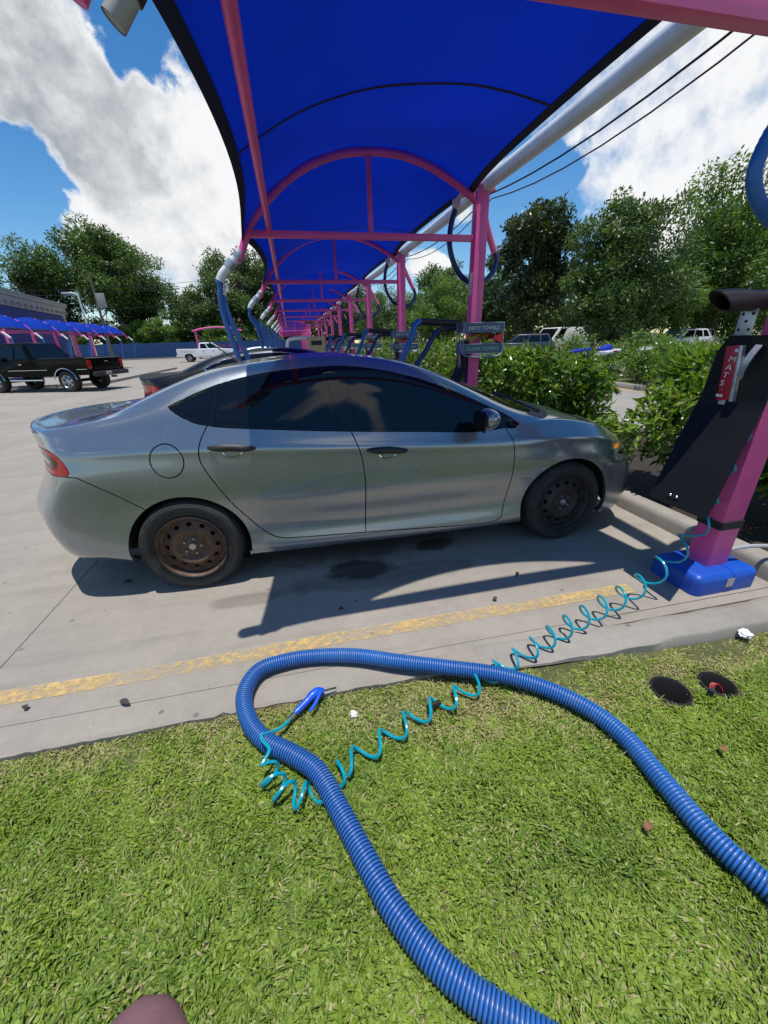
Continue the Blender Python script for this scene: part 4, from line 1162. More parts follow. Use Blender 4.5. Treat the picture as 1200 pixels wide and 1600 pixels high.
# sticker on the second pillar
b = MB(); b.box((-.081, .0, 2.16), (.004, .10, .27), bevel=.001); st = b.build('sticker', M['lime'], canopy, loc=(0, BAY, 0))
for k in range(7):
    b = MB(); b.box((-.0835, 0, 2.06 + .032 * k), (.002, .075, .012)); b.build('printed_line', M['white_ink'], st)
# white vacuum main along the pillar heads
vp = thing('vacuum_pipe', 'white plastic vacuum main running along the tops of the pink pillars', 'pipe', cw(.05, 0, 3.215), CRZ)
for k in range(9):
    b = MB(); y0, y1 = k * BAY + .04, (k + 1) * BAY - .04
    b.tube(crom([(0, y0, 0), (.01, (y0 * 2 + y1) / 3, -.012), (.0, (y0 + y1 * 2) / 3, -.015), (0, y1, 0)], .4), .078, 16)
    b.build('pipe_length', M['pvc'], vp)
    b = MB(); b.tube([(0, y1 - .10, 0), (0, y1 + .18, 0)], .088, 16); b.build('coupling', M['pvc'], vp)
for n, (dx, dz, sag, lb) in enumerate(((.10, 3.12, .12, 'upper'), (.14, 3.08, .17, 'lower'))):
    b = MB(); P = []
    for k in range(9):
        for i in range(8):
            s = i / 8; P.append(cw(dx + .01 * math.sin(3 * s), (k + s) * BAY, dz + (.14 if k == 0 and False else 0) - sag * 4 * s * (1 - s)))
    b.tube(P, .006 if n else .0075, 6)
    tag(b.build('cable', M['cable']), 'black cable slung under the white vacuum main, the %s of two' % lb, 'cable', 'cables along the vacuum main')
# suction outlets: white elbows on the low side with looped blue hoses
def corr(b, P, r, pitch=.03, n=10, groove=.86):
    P = crom(P, .02)
    L = np.concatenate([[0], np.cumsum(np.linalg.norm(np.diff(P, axis=0), axis=1))])
    q = np.arange(0, L[-1], pitch / 2)
    Q = np.stack([np.interp(q, L, P[:, k]) for k in range(3)], 1)
    b.tube(Q, [r if i % 2 else r * groove for i in range(len(Q))], n)
for k in range(1, 8):
    y = k * BAY
    e = thing('suction_outlet', 'white elbow with looped blue hose at the low end of the %s pink arch' % ORD[k], 'vacuum hose', cw(-2.95, y, 2.50), CRZ, 'hoses hanging from the low side of the canopy')
    off = (-2.95, 0, 2.50)
    j = random.Random(k).uniform
    b = MB(); b.tube(crom([(-2.93, 0, 2.50), (-2.99, 0, 2.43), (-3.08, 0, 2.35), (-3.17, 0, 2.27), (-3.215, 0, 2.20)], .04), .050, 12)
    el = b.build('elbow', M['pvc'], e, off)
    b = MB(); b.tube([(-3.03, 0, 2.395), (-3.10, 0, 2.335)], .060, 12); b.tube([(-2.955, 0, 2.472), (-2.985, 0, 2.437)], .058, 12); b.build('clamp', M['galv'], el, off)
    b = MB()
    b.tube([(-3.20, 0, 2.24), (-3.225, 0, 2.18)], .044, 10)
    d = j(-.06, .06)
    P = [(-3.215, 0, 2.19), (-3.235, 0, 2.05), (-3.20 + d, .03, 1.87), (-3.12 + d, .06, 1.40), (-3.04 + d, .10, .95), (-2.96 + d, .12, .84), (-2.93 + d, .10, .98), (-3.02 + d, .06, 1.43), (-3.15 + d, .05, 1.88), (-3.21, .03, 2.06)]
    corr(b, P, .034, .03, 10, .93)
    b.build('hose', M['hose'], e, off)
e = thing('suction_outlet', 'white pipe stub coloured grey as shade with a side branch at the near end of the blue cloth', 'vacuum outlet', cw(-2.90, 0, 2.5), CRZ)
off = (-2.90, 0, 2.5)
b = MB(); b.tube([(-2.90, 0, 2.52), (-2.83, 0, 2.455), (-2.80, 0, 2.44)], .036, 16); 
b.tube([(-2.79, 0, 2.455), (-2.835, -.005, 2.40), (-2.885, -.01, 2.345)], [.028, .029, .033], 18, caps=False); b.tube([(-2.883, -.01, 2.348), (-2.835, -.005, 2.40)], [.029, .026], 18)
b.build('elbow', M['pvc_grey'], e, off)
b = MB(); b.tube([(-2.865, 0, 2.44), (-2.91, 0, 2.43)], [.026, .028], 12); b.build('branch', M['pvc_grey'], e, off)
b = MB(); b.tube([(-2.815, 0, 2.428), (-2.832, 0, 2.408)], .036, 14); b.build('clamp', M['rust_dark'], e, off)
# high side: hose loop and pink branch arm on every pillar
for k in range(0, 8):
    y = k * BAY; rj = random.Random(40 + k).uniform
    e = thing('hose_loop', 'navy vacuum hose looped round the head of the %s pink pillar' % ORD[k], 'vacuum hose', cw(.05, y + .15, 2.9), CRZ, 'hose loops at the pillar heads')
    lp = [(.33, .20, 2.57), (.40, .20, 2.30), (.33, .20, 2.08), (.12, .20, 1.97), (-.10, .20, 2.02), (-.262, .20, 2.17), (-.235, .20, 2.34), (-.13, .16, 2.52), (-.085, .09, 2.70)]
    off = (.05, .15, 2.9)
    b = MB(); b.tube(crom([(.06, .06, 2.96), (.13, .10, 2.86), (.22, .16, 2.73), (.33, .20, 2.56)], .05), .043, 12)
    b.build('branch_arm', M['pink_pale'], e, off)
    b = MB(); d = rj(-.04, .04)
    corr(b, lp if k == 0 else [(.33, .20, 2.57), (.375, .21, 2.47), (.36 + d, .21, 2.36), (.26 + d, .21, 2.25), (.08 + d, .21, 2.21 + d), (-.10, .21, 2.27 + d), (-.24, .21, 2.43), (-.31, .21, 2.63), (-.30, .21, 2.85), (-.25, .20, 3.02)], .033 if k == 0 else .036, .028, 10, .93)
    b.build('hose', M['hose'] if k == 0 else M['hose_dark'], e, off)
    b = MB(); b.box((-.245, .20, 3.07), (.085, .08, .10), bevel=.012); b.tube([(-.24, .19, 3.10), (-.18, .14, 3.17), (-.06, .06, 3.22)], .035, 10)
    b.build('valve_box', M['pvc'], e, off)
# towel bins, nozzle holders with hoses and mat boards on the pillars behind the saloon
TXT_D = text_mesh('lettering', 'DIRTY TOWELS', .062, M['white_ink']); TXT_C = text_mesh('lettering', 'CLEAN TOWELS', .062, M['green_ink'])
TXT_W = text_mesh('lettering', 'CLEAN TOWELS', .040, M['white_ink'])
TXT_M = text_mesh('lettering', 'M\nA\nT\nS', .052, M['white_ink'])
def make_bin():
    t = thing('towel_bin', 'slate blue two tray towel bin with white and green lettering on the second pink pillar', 'towel bin', cw(0, BAY, 1.3), CRZ, 'towel bins on the pillars')
    o = (0, 0, 1.3)
    x0, x1, y0, y1 = -.27, .29, -.30, -.085
    def tray(nm, z0, z1, flare=.0):
        b = MB(); th = .006
        b.box(((x0 + x1) / 2, y0, (z0 + z1) / 2), (x1 - x0, th, z1 - z0)); b.box(((x0 + x1) / 2, y1, (z0 + z1) / 2), (x1 - x0, th, z1 - z0))
        b.box((x0, (y0 + y1) / 2, (z0 + z1) / 2), (th, y1 - y0 - th, z1 - z0)); b.box((x1, (y0 + y1) / 2, (z0 + z1) / 2), (th, y1 - y0 - th, z1 - z0))
        b.box(((x0 + x1) / 2, (y0 + y1) / 2, z0 + .004), (x1 - x0 - .02, y1 - y0 - .02, .006))
        return b.build(nm, M['bin_blue'], t, o, smooth=False)
    u = tray('upper_tray', 1.575, 1.685); l = tray('lower_tray', 1.32, 1.435)
    b = MB()
    for x in (x0 - .005, x1 + .005):
        for y in (y0 - .005, y1 + .005): b.tube([(x, y, 1.32), (x, y, 1.69)], .007, 6)
    for z in (1.69, 1.435):
        b.tube([(x0 - .005, y0 - .005, z), (x1 + .005, y0 - .005, z), (x1 + .005, y1, z), (x0 - .005, y1, z), (x0 - .005, y0 - .005, z)], .007, 6)
    b.build('frame', M['bin_frame'], t, o)
    b = MB(); b.tube(crom([(x0 - .04, y0 - .01, 1.50), (x0 - .045, y0 - .012, 1.40), (x0 + .0, y0 - .012, 1.315), (x0 + .08, y0 - .012, 1.285), (x1 - .08, y0 - .012, 1.285), (x1 - .0, y0 - .012, 1.32), (x1 + .015, y0 - .012, 1.40)], .04), .010, 6)
    b.build('bumper_rail', M['bin_frame'], t, o)
    for me, z, par in ((TXT_D, 1.627, u), (TXT_C, 1.378, l), (TXT_W, 1.308, l)):
        w = link('lettering', me, par, (.01, y0 - .0045, z - 1.3), (math.pi / 2, 0, 0))
    return t
def towels(k):
    r = random.Random(k)
    for n, (mt, nm, xx, zz) in enumerate(((M['towel_yellow'], 'yellow', -.02, 1.475), (M['towel_red'], 'red', .10, 1.49))):
        b = MB(); P = []
        V = []; nx, ny = 12, 6
        for i in range(nx + 1):
            for j in range(ny + 1):
                x = -.13 + .26 * i / nx; y = -.07 + .14 * j / ny
                V.append((xx + x, -.20 + y, zz + .035 * math.sin(9 * x + k + n) + .03 * math.cos(17 * y + 2 * n + 11 * x) + .03 - 1.2 * x * x))
        b.add(V, [(i * (ny + 1) + j, (i + 1) * (ny + 1) + j, (i + 1) * (ny + 1) + j + 1, i * (ny + 1) + j + 1) for i in range(nx) for j in range(ny)])
        o = b.build('towel', mt, None, (0, 0, 1.4), recalc=False)
        o.location = cw(0, k * BAY, 1.4); o.rotation_euler = (0, 0, CRZ)
        tag(o, 'crumpled %s towel in the lower tray of the bin on the %s pillar' % (nm, ORD[k]), 'towel', 'towels in the bins')
bin0 = make_bin(); towels(1)
b = MB(); b.prism([(.13, 1.50), (.285, 1.44), (.285, 1.56), (.20, 1.53)], 'xz', -.312, -.303)
o = b.build('towel', M['towel_red'], None, (0, 0, 1.4)); o.location = cw(0, BAY, 1.4); tag(o, 'red cloth corner hanging over the front of the nearest towel bin', 'towel', 'towels in the bins')
for k in range(2, 7):
    c = copy_tree(bin0); c.location = cw(0, k * BAY, 1.3)
    c['label'] = 'slate blue two tray towel bin on the %s pink pillar' % ORD[k]
    if k < 4: towels(k)
def make_holder():
    t = thing('nozzle_holder', 'black ribbed nozzle holder with a blue hose beside the second pink pillar', 'nozzle holder', cw(-.3, BAY, 1.7), CRZ, 'nozzle holders on the pillars')
    o = (-.3, 0, 1.7)
    b = MB(); corr(b, [(-.76, .02, 1.735), (-.50, .02, 1.715), (-.20, .02, 1.70)], .047, .026, 14, .9); b.build('cuff', M['black_plastic'], t, o)
    b = MB(); b.tube([(-.745, .02, 1.734), (-.775, .02, 1.736)], .040, 12); b.build('collar', M['pvc_grey'], t, o)
    b = MB(); b.tube(crom([(-.77, .02, 1.735), (-.83, .02, 1.70), (-.90, .0, 1.53), (-1.06, -.02, 1.20), (-1.16, .0, .80), (-1.1, .1, .45)], .05), .040, 12); b.build('hose', M['hose'], t, o)
    b = MB(); corr(b, [(-.54, -.06, 1.62), (-.42, -.05, 1.635), (-.22, -.04, 1.645)], .036, .024, 12, .9); b.build('lower_cuff', M['black_plastic'], t, o)
    b = MB(); b.tube(crom([(-.53, -.06, 1.62), (-.60, -.06, 1.55), (-.70, -.06, 1.38), (-.86, -.06, 1.15), (-.93, -.05, .8)], .05), .034, 12); b.build('lower_hose', M['hose_dark'], t, o)
    b = MB(); b.box((-.235, -.04, 1.63), (.085, .05, .10), bevel=.006); b.build('bracket', M['galv'], t, o)
    return t
h0 = make_holder()
for k in range(2, 8):
    c = copy_tree(h0); c.location = cw(-.3, k * BAY, 1.7)
    c['label'] = 'grey nozzle holder with a blue hose beside the %s pink pillar' % ORD[k]
# mat board: black sheet hung off the pillar, kicked out at the foot
def make_board():
    t = thing('mat_board', 'black kicked out mat board with a red clamp label on the nearest pink pillar', 'mat board', cw(-.13, 0, 1.0), CRZ, 'mat boards on the pillars')
    o = (-.13, 0, 1.0)
    rows = [(-.125, .21, -.06, 1.482), (-.127, .235, -.085, 1.40), (-.13, .25, -.10, 1.16), (-.138, .252, -.103, 1.125), (-.155, .250, -.106, 1.09), (-.43, .150, -.214, .578)]
    rows[0] = (-.125, .195, -.045, 1.482)
    th = .011; V = []; n = 6
    dn = [(-1, 0, 0), (-1, 0, 0), (-1, 0, -.05), (-.97, 0, .2), (-.9, 0, .42), (-.9, 0, .45)]
    for (x, ya, yb, z), d in zip(rows, dn):
        for i in range(n + 1): V.append((x, ya + (yb - ya) * i / n, z))
    N = len(V)
    for (x, ya, yb, z), d in zip(rows, dn):
        for i in range(n + 1): V.append((x - d[0] * th, ya + (yb - ya) * i / n, z - d[2] * th))
    k = len(rows); w = n + 1
    F = [(r * w + i, r * w + i + 1, (r + 1) * w + i + 1, (r + 1) * w + i) for r in range(k - 1) for i in range(n)]
    F += [tuple(N + i for i in f[::-1]) for f in F]
    for r in range(k - 1): F += [(r * w, (r + 1) * w, N + (r + 1) * w, N + r * w), (r * w + n, N + r * w + n, N + (r + 1) * w + n, (r + 1) * w + n)]
    F += [tuple([i, N + i, N + i + 1, i + 1]) for i in range(n)] + [((k - 1) * w + i, (k - 1) * w + i + 1, N + (k - 1) * w + i + 1, N + (k - 1) * w + i) for i in range(n)]
    b = MB(); b.add(V, F); bd = b.build('board', M['mat_rubber'], t, o, angle=20)
    for y in (.028, -.012):
        b = MB(); b.lathe([(.012, 0), (.012, .004), (.007, .009), (.0004, .010)], (0, 0, 0), 'X', 12, -1)
        bo = b.build('bolt', M['chrome'], bd, (0, 0, 0), loc=(-.407 - o[0], y + .005, .628 - o[2])); bo.rotation_euler = (0, R(-28), 0)
    rot = Matrix.Rotation(R(14), 3, 'X')
    b = MB(); b.box((-.140, .122, 1.29), (.020, .068, .285), rot=Matrix.Rotation(R(-7), 3, 'X'), bevel=.002); pl = b.build('clamp_label', M['red_sign'], t, o)
    tx = link('lettering', TXT_M, pl); tx.location = (-.1512 - o[0], .126, 1.30 - o[2]); tx.rotation_euler = (math.pi / 2, R(7), -math.pi / 2); tx.scale = (1, .80, 1)
    for dz in (.118, -.118):
        b = MB(); b.box((-.1515, .115 - dz * .12, 1.29 + dz), (.002, .036, .016)); b.build('printed_bar', M['white_ink'], pl, o)
    b = MB(); b.box((-.146, .072, 1.29), (.028, .018, .29), rot=Matrix.Rotation(R(-7), 3, 'X'), bevel=.003); b.build('clamp_rail', M['galv'], t, o)
    b = MB()
    P = crom([(-.140, .015, 1.435), (-.165, .020, 1.39), (-.172, .035, 1.33), (-.155, .052, 1.27)], .02)
    for i in range(len(P) - 1): b.bar(P[i], P[i + 1], .034, .006, up=(-1, 0, .1))
    b.build('clamp_lever', M['galv'], t, o)
    b = MB(); b.box((-.136, .115, 1.125), (.006, .040, .06), bevel=.002); b.build('foot_tab', M['galv'], t, o)
    b = MB(); b.box((-.150, .125, 1.195), (.012, .026, .035), bevel=.004); b.build('clamp_button', M['red_sign'], t, o)
    return t
board0 = make_board()
for k in range(1, 7):
    c = copy_tree(board0); c.location = cw(-.13, k * BAY, 1.0)
    c['label'] = 'black kicked out mat board on the %s pink pillar' % ORD[k]
# cuff holder above the near mat board
t = thing('nozzle_holder', 'black cut off nozzle cuff on a drilled steel bracket above the near mat board', 'nozzle holder', cw(-.15, .1, 1.6), CRZ)
o = (-.15, .1, 1.6)
b = MB(); n = 22; V = []
for q, (xc, r_) in enumerate(((-.375, .050), (-.30, .054), (-.20, .050), (-.075, .046))):
    for i in range(n):
        a = 2 * math.pi * i / n
        sh = -.055 * math.sin(a) if q == 0 else 0
        V.append((xc + sh * 1.0, .10 + r_ * math.cos(a), 1.645 + r_ * math.sin(a)))
F = [(q * n + i, q * n + (i + 1) % n, (q + 1) * n + (i + 1) % n, (q + 1) * n + i) for q in range(3) for i in range(n)]
m0 = len(V)
for q, (xc, r_) in enumerate(((-.375, .042), (-.30, .045), (-.13, .036))):
    for i in range(n):
        a = 2 * math.pi * i / n
        V.append((xc + (-.055 * math.sin(a) if q == 0 else 0), .10 + r_ * math.cos(a), 1.645 + r_ * math.sin(a)))
F += [(m0 + q * n + i, m0 + (q + 1) * n + i, m0 + (q + 1) * n + (i + 1) % n, m0 + q * n + (i + 1) % n) for q in range(2) for i in range(n)]
F += [(i, (i + 1) % n, m0 + (i + 1) % n, m0 + i) for i in range(n)] + [tuple(m0 + 2 * n + i for i in range(n))]
b.add(V, F); b.build('cuff', M['black_plastic'], t, o, angle=50)
b = MB(); b.box((-.155, .105, 1.545), (.008, .085, .125), bevel=.003); br = b.build('bracket', M['galv'], t, o)
for yy, zz in ((.08, 1.585), (.13, 1.585), (.105, 1.55), (.08, 1.51), (.13, 1.51)):
    h = MB(); h.lathe([(.0075, 0), (.0075, .0008), (.0002, .001)], (-.1592, yy, zz), 'X', 10, -1); h.build('drill_hole', M['liner'], br, o)
# grey conduit at the pillar foot
b = MB(); b.tube(crom([(2.58, 1.66, .22), (2.72, 1.64, .235), (2.95, 1.60, .22), (3.15, 1.55, .19), (3.4, 1.50, .10)], .06), .013, 8)
tag(b.build('conduit', M['grey_conduit']), 'thin grey conduit leaving the foot of the nearest pink pillar to the right', 'conduit')
# second canopy beyond the first, its cloth taken down
bare = make_canopy('far row of bare pink arches beyond the end of the long blue canopy', (CX - .9, CY + 9 * BAY + 6, 0), CRZ, 8, CD, BAY, 0, True, True)
bare['label'] = 'farther pink canopy continuing the row beyond the long blue one'

# ------------------------------------------------------------------ lawn in the foreground
HOLES = [(1.525, .992, .074), (1.765, .972, .066)]
def lawn_edge(x):   # where the grass meets the concrete
    return float(np.interp(x, [-6, -1.35, -.95, -.5, .22, 1.05, 1.5, 1.9, 2.5, 3.2, 5], [1.33, 1.325, 1.325, 1.338, 1.345, 1.29, 1.235, 1.20, 1.19, 1.20, 1.25]))
def lawn_h(x, y):
    return -.022 + .010 * mnoise.noise(Vector((x * 2.3, y * 2.3, 0))) + .006 * mnoise.noise(Vector((x * 9, y * 9, 3)))
nx, ny = 200, 84
XS = np.linspace(-3.2, 4.8, nx); V = []; F = []
for j in range(ny):
    for i in range(nx):
        x = XS[i]; e = lawn_edge(x) + .05; y = -1.6 + (e + 1.6) * j / (ny - 1)
        V.append((x, y, lawn_h(x, y) - (.02 if j == ny - 1 else 0)))
for j in range(ny - 1):
    for i in range(nx - 1):
        f = (j * nx + i, j * nx + i + 1, (j + 1) * nx + i + 1, (j + 1) * nx + i)
        c = np.mean([V[k] for k in f], axis=0)
        if any(math.hypot(c[0] - hx, c[1] - hy) < hr + .026 for hx, hy, hr in HOLES): continue
        F.append(f)
me = bpy.data.meshes.new('lawn'); me.from_pydata(V, [], F); finish(me, M['thatch'], True, 80)
tag(link('lawn', me), kind='structure')
sheet('lawn_beyond', [(-40, -30), (40, -30), (40, -1.55), (-40, -1.55)], -.025, M['thatch'])
sheet('lawn_beyond', [(-40, -1.6), (-3.15, -1.6), (-3.15, 1.33), (-40, 1.33)], -.025, M['thatch'])
sheet('lawn_beyond', [(4.75, -1.6), (40, -1.6), (40, 1.2), (4.75, 1.2)], -.025, M['thatch'])
def vnoise(x, y, seed=0, f=1.0):
    """cheap smooth value noise on arrays"""
    r = np.random.default_rng(seed); T = r.random((64, 64))
    x = np.asarray(x) * f + 31.7; y = np.asarray(y) * f + 17.3
    i = np.floor(x).astype(int); j = np.floor(y).astype(int); u = x - i; v = y - j
    u = u * u * (3 - 2 * u); v = v * v * (3 - 2 * v)
    g = lambda a, b: T[a % 64, b % 64]
    return (g(i, j) * (1 - u) + g(i + 1, j) * u) * (1 - v) + (g(i, j + 1) * (1 - u) + g(i + 1, j + 1) * u) * v
def grass_field():
    N = 470000
    x = rng.uniform(-2.4, 3.9, N); y = rng.uniform(-.35, 1.36, N)
    ex = np.interp(x, [-6, -1.35, -.95, -.5, .22, 1.05, 1.5, 1.9, 2.5, 3.2, 5], [1.33, 1.325, 1.325, 1.338, 1.345, 1.29, 1.235, 1.20, 1.19, 1.20, 1.25])
    edge = ex - y
    keep = edge > -.030 + .05 * vnoise(x, y, 5, 14)
    # dry thin places along the kerb and in the middle of the verge
    dry = np.clip(1.0 - edge / .20, 0, 1) * (.25 + .95 * vnoise(x, y, 1, 7))
    for cx, cy, rx, ry, a in ((.62, 1.10, .30, .13, .95), (.25, 1.20, .35, .11, .8), (1.15, 1.06, .32, .14, .85), (-.6, 1.15, .5, .12, .35), (1.9, 1.10, .55, .10, .85), (-.25, 1.2, .16, .08, .4)):
        dry = np.maximum(dry, a * np.exp(-((x - cx) / rx) ** 2 - ((y - cy) / ry) ** 2) * (.5 + vnoise(x, y, 2, 11)))
    dry = np.clip(dry + .22 * (vnoise(x, y, 3, 4.5) - .5) + .12 * (vnoise(x, y, 9, 16) - .5), 0, 1)
    keep &= rng.random(N) > dry * .62 + .30 * np.clip(1 - 2.4 * vnoise(x, y, 41, 17), 0, 1)
    for hx, hy, hr in HOLES: keep &= np.hypot(x - hx, y - hy) > hr + .026
    # fewer outside the strip the photograph shows
    seen = (np.abs(x - .3) < 1.15 + 1.0 * np.clip(y, 0, 2)) & (y > .12)
    keep &= seen | (rng.random(N) < .35)
    x, y, dry, edge = x[keep], y[keep], dry[keep], edge[keep]
    # small flat weed rosettes among the blades
    nr = 420; cx_, cy_ = rng.uniform(-1.2, 2.6, nr), rng.uniform(.12, 1.2, nr)
    ok = np.array([lawn_edge(a) - b > .05 and all(math.hypot(a - hx, b - hy) > hr + .06 for hx, hy, hr in HOLES) for a, b in zip(cx_, cy_)])
    wx, wy = np.repeat(cx_[ok], 8) + rng.normal(0, .004, ok.sum() * 8), np.repeat(cy_[ok], 8) + rng.normal(0, .004, ok.sum() * 8)
    nb_ = len(x); x = np.concatenate([x, wx]); y = np.concatenate([y, wy]); dry = np.concatenate([dry, np.zeros(len(wx))]); edge = np.concatenate([edge, np.full(len(wx), .3)])
    weed = np.arange(len(x)) >= nb_
    n = len(x)
    near = np.clip((1.3 - y) / 1.0, 0, 1)
    lush = vnoise(x, y, 7, 3.0) * .6 + .4 * vnoise(x, y, 27, 9)
    tuft = vnoise(x, y, 31, 13)
    broad = rng.random(n) < (.10 + .42 * near * np.clip(lush * 1.6 - .25, 0, 1))
    L = np.where(broad, rng.uniform(.014, .034, n), rng.uniform(.016, .062, n)) * (1 - .35 * dry) * (.38 + .50 * lush) * (.75 + .5 * tuft)
    W = np.where(broad, rng.uniform(.0032, .0070, n), rng.uniform(.0011, .0030, n))
    az = 5 * np.pi * vnoise(x, y, 33, 4.2) + rng.normal(0, 1.15, n)
    el = np.where(broad, rng.uniform(.05, .9, n), rng.uniform(.08, 1.2, n) * (.6 + .6 * tuft))
    L = np.where(weed, rng.uniform(.016, .032, n), L); W = np.where(weed, rng.uniform(.0045, .0085, n), W); broad = broad | weed
    az = np.where(weed, (np.arange(n) % 8) * np.pi / 4 + rng.normal(0, .25, n), az); el = np.where(weed, rng.uniform(.12, .5, n), el)
    z0 = np.array([lawn_h(a, b) for a, b in zip(x[::1], y[::1])]) if n < 1000 else -.022 + .016 * (vnoise(x, y, 21, 3) - .5)
    z0 = z0 + rng.uniform(0, .018, n) * (.3 + near) * (.4 + 1.2 * tuft)
    d = np.stack([np.cos(az) * np.cos(el), np.sin(az) * np.cos(el), np.sin(el)], 1)
    s = np.stack([-np.sin(az), np.cos(az), rng.uniform(-.35, .35, n)], 1)
    bend = np.stack([np.cos(az), np.sin(az), np.full(n, -.9)], 1)
    p0 = np.stack([x, y, z0], 1)
    m = p0 + d * (L * .55)[:, None]
    t = p0 + d * (L * .9)[:, None] + bend * (L * rng.uniform(.05, .35, n))[:, None]
    w0 = np.where(broad, W * .35, W * .8)
    Vv = np.stack([p0 - s * w0[:, None], p0 + s * w0[:, None], m - s * W[:, None], m + s * W[:, None], t - s * (W * .12)[:, None], t + s * (W * .12)[:, None]], 1).reshape(-1, 3)
    k = np.arange(n)[:, None] * 6
    Fv = np.concatenate([k + np.array([[0, 1, 3, 2]]), k + np.array([[2, 3, 5, 4]])], 0)
    tint = np.clip(rng.beta(1.5, 1.5, n) * .62 + .28 * (vnoise(x, y, 8, 5) - .25) + .20 * (vnoise(x, y, 18, 1.7) - .5) + .14 * broad, 0, .84)
    z0 = z0
    dead = (rng.random(n) < .045 + .85 * dry) & ~weed
    tint = np.where(dead, rng.uniform(.90, 1.0, n), tint)
    return fast_mesh('grass', Vv, Fv, M['grass'], {'tint': np.repeat(tint, 6)})
g = link('grass', grass_field()); tag(g, 'short broad bladed lawn grass with dry straw patches near the kerb', 'grass', kind='stuff')

# ------------------------------------------------------------------ the big corrugated hose on the lawn
def ribbed_hose(P, r, pitch):
    P = crom(P, .01)
    L = np.concatenate([[0], np.cumsum(np.linalg.norm(np.diff(P, axis=0), axis=1))])
    prof = [(0.0, .875), (.24, .88), (.33, .98), (.45, 1.0), (.76, 1.0), (.88, .98)]
    nr = int(L[-1] / pitch); q = np.array([(i + u) * pitch for i in range(nr) for u, _ in prof]); rad = np.array([g_ for i in range(nr) for _, g_ in prof]) * r
    Q = np.stack([np.interp(q, L, P[:, k]) for k in range(3)], 1)
    # smooth frames along the centreline
    T = np.stack([np.interp(q, L, np.gradient(P[:, k], L)) for k in range(3)], 1); T /= np.linalg.norm(T, axis=1)[:, None]
    A = np.cross(T, (0, 0, 1.0)); A /= np.linalg.norm(A, axis=1)[:, None]; B = np.cross(T, A)
    n = 26; a = np.linspace(0, 2 * np.pi, n, endpoint=False)
    Vv = Q[:, None] + rad[:, None, None] * (A[:, None] * np.cos(a)[None, :, None] + B[:, None] * np.sin(a)[None, :, None])
    m = len(Q); i = np.arange(m - 1)[:, None] * n; j = np.arange(n)[None, :]; j2 = (j + 1) % n
    Fv = np.stack([i + j, i + j2, i + n + j2, i + n + j], -1).reshape(-1, 4)[:, ::-1]
    kind = np.tile(np.array([1, 1, 0, 0, 0, 0])[:, None], (nr, n)).reshape(-1)[:len(Fv)]
    return fast_mesh('vacuum_hose', Vv.reshape(-1, 3), Fv, [M['hose'], M['hose_gap']], smooth=True, mi=kind)
HP = [(.95, -.30, .040), (.62, .06, .040), (.352, .262, .040), (.262, .330, .040), (.182, .408, .040), (.098, .530, .040), (.037, .665, .040), (-.027, .818, .040), (-.097, .967, .042), (-.192, 1.057, .042),
      (-.295, 1.136, .042), (-.374, 1.253, .045), (-.403, 1.394, .052), (-.350, 1.512, .055), (-.212, 1.553, .050), (-.051, 1.545, .048), (.142, 1.49, .055), (.325, 1.402, .062), (.555, 1.308, .060), (.779, 1.218, .050),
      (.944, 1.108, .042), (1.066, .966, .040), (1.118, .827, .040), (1.122, .662, .040), (1.125, .508, .040), (1.145, .401, .040), (1.20, .27, .040), (1.36, .02, .040), (1.6, -.3, .040)]
hz = link('vacuum_hose', ribbed_hose([(x, y, z - .005) for x, y, z in HP], .0368, .0112))
tag(hz, 'thick ribbed blue vacuum hose looped across the lawn and kerb', 'vacuum hose')

# ------------------------------------------------------------------ teal coiled air line and blow gun
def helix(P, rad, pitch, ph0=0.0, step=.006, squash=1.0):
    P = crom(P, .01)
    L = np.concatenate([[0], np.cumsum(np.linalg.norm(np.diff(P, axis=0), axis=1))])
    q = np.arange(0, L[-1], step * .6)
    Q = np.stack([np.interp(q, L, P[:, k]) for k in range(3)], 1)
    T = np.stack([np.interp(q, L, np.gradient(P[:, k], L)) for k in range(3)], 1); T /= np.linalg.norm(T, axis=1)[:, None]
    A = np.cross(T, (0, 0, 1.0)); A /= np.linalg.norm(A, axis=1)[:, None]; B = np.cross(A, T)
    pit = pitch(q / L[-1]) if callable(pitch) else np.full(len(q), pitch)
    rr = rad(q / L[-1]) if callable(rad) else np.full(len(q), rad)
    ph = ph0 + np.concatenate([[0], np.cumsum(2 * np.pi / pit[:-1] * np.diff(q))])
    sq = squash(q / L[-1]) if callable(squash) else squash
    return Q + A * (rr * np.cos(ph))[:, None] + B * (sq * rr * np.sin(ph))[:, None]
air = thing('air_line', 'teal coiled air line stretched from the pink pillar over the kerb and lawn', 'air hose', (1.2, 1.4, 0))
up = crom([(2.385, 1.665, 1.04), (2.375, 1.66, .90), (2.36, 1.665, .75), (2.35, 1.68, .62), (2.37, 1.69, .52), (2.38, 1.695, .48)], .02)
q = helix(list(map(tuple, up[::6])) + [tuple(up[-1])], .027, .16, .4)
rad = lambda t: np.interp(t, [0, .12, .5, 1], [.036, .060, .052, .041])
A1 = helix([(2.40, 1.69, .46), (2.30, 1.69, .36), (2.15, 1.655, .25), (1.97, 1.60, .165), (1.75, 1.54, .115), (1.5, 1.475, .095), (1.2, 1.39, .070), (.95, 1.31, .048), (.86, 1.285, .040), (.73, 1.235, .036), (.56, 1.172, .034), (.46, 1.142, .034), (.33, 1.105, .034), (.20, 1.045, .034), (.09, 1.0, .034), (.0, .965, .034)],
           rad, lambda t: np.interp(t, [0, .18, .32, .45, .56, .62, .8, 1], [.23, .21, .165, .135, .125, .13, .135, .128]), 1.2, squash=lambda t: np.interp(t, [0, .5, .6, 1], [1, 1, .55, .55]))
off = (1.2, 1.4, 0)
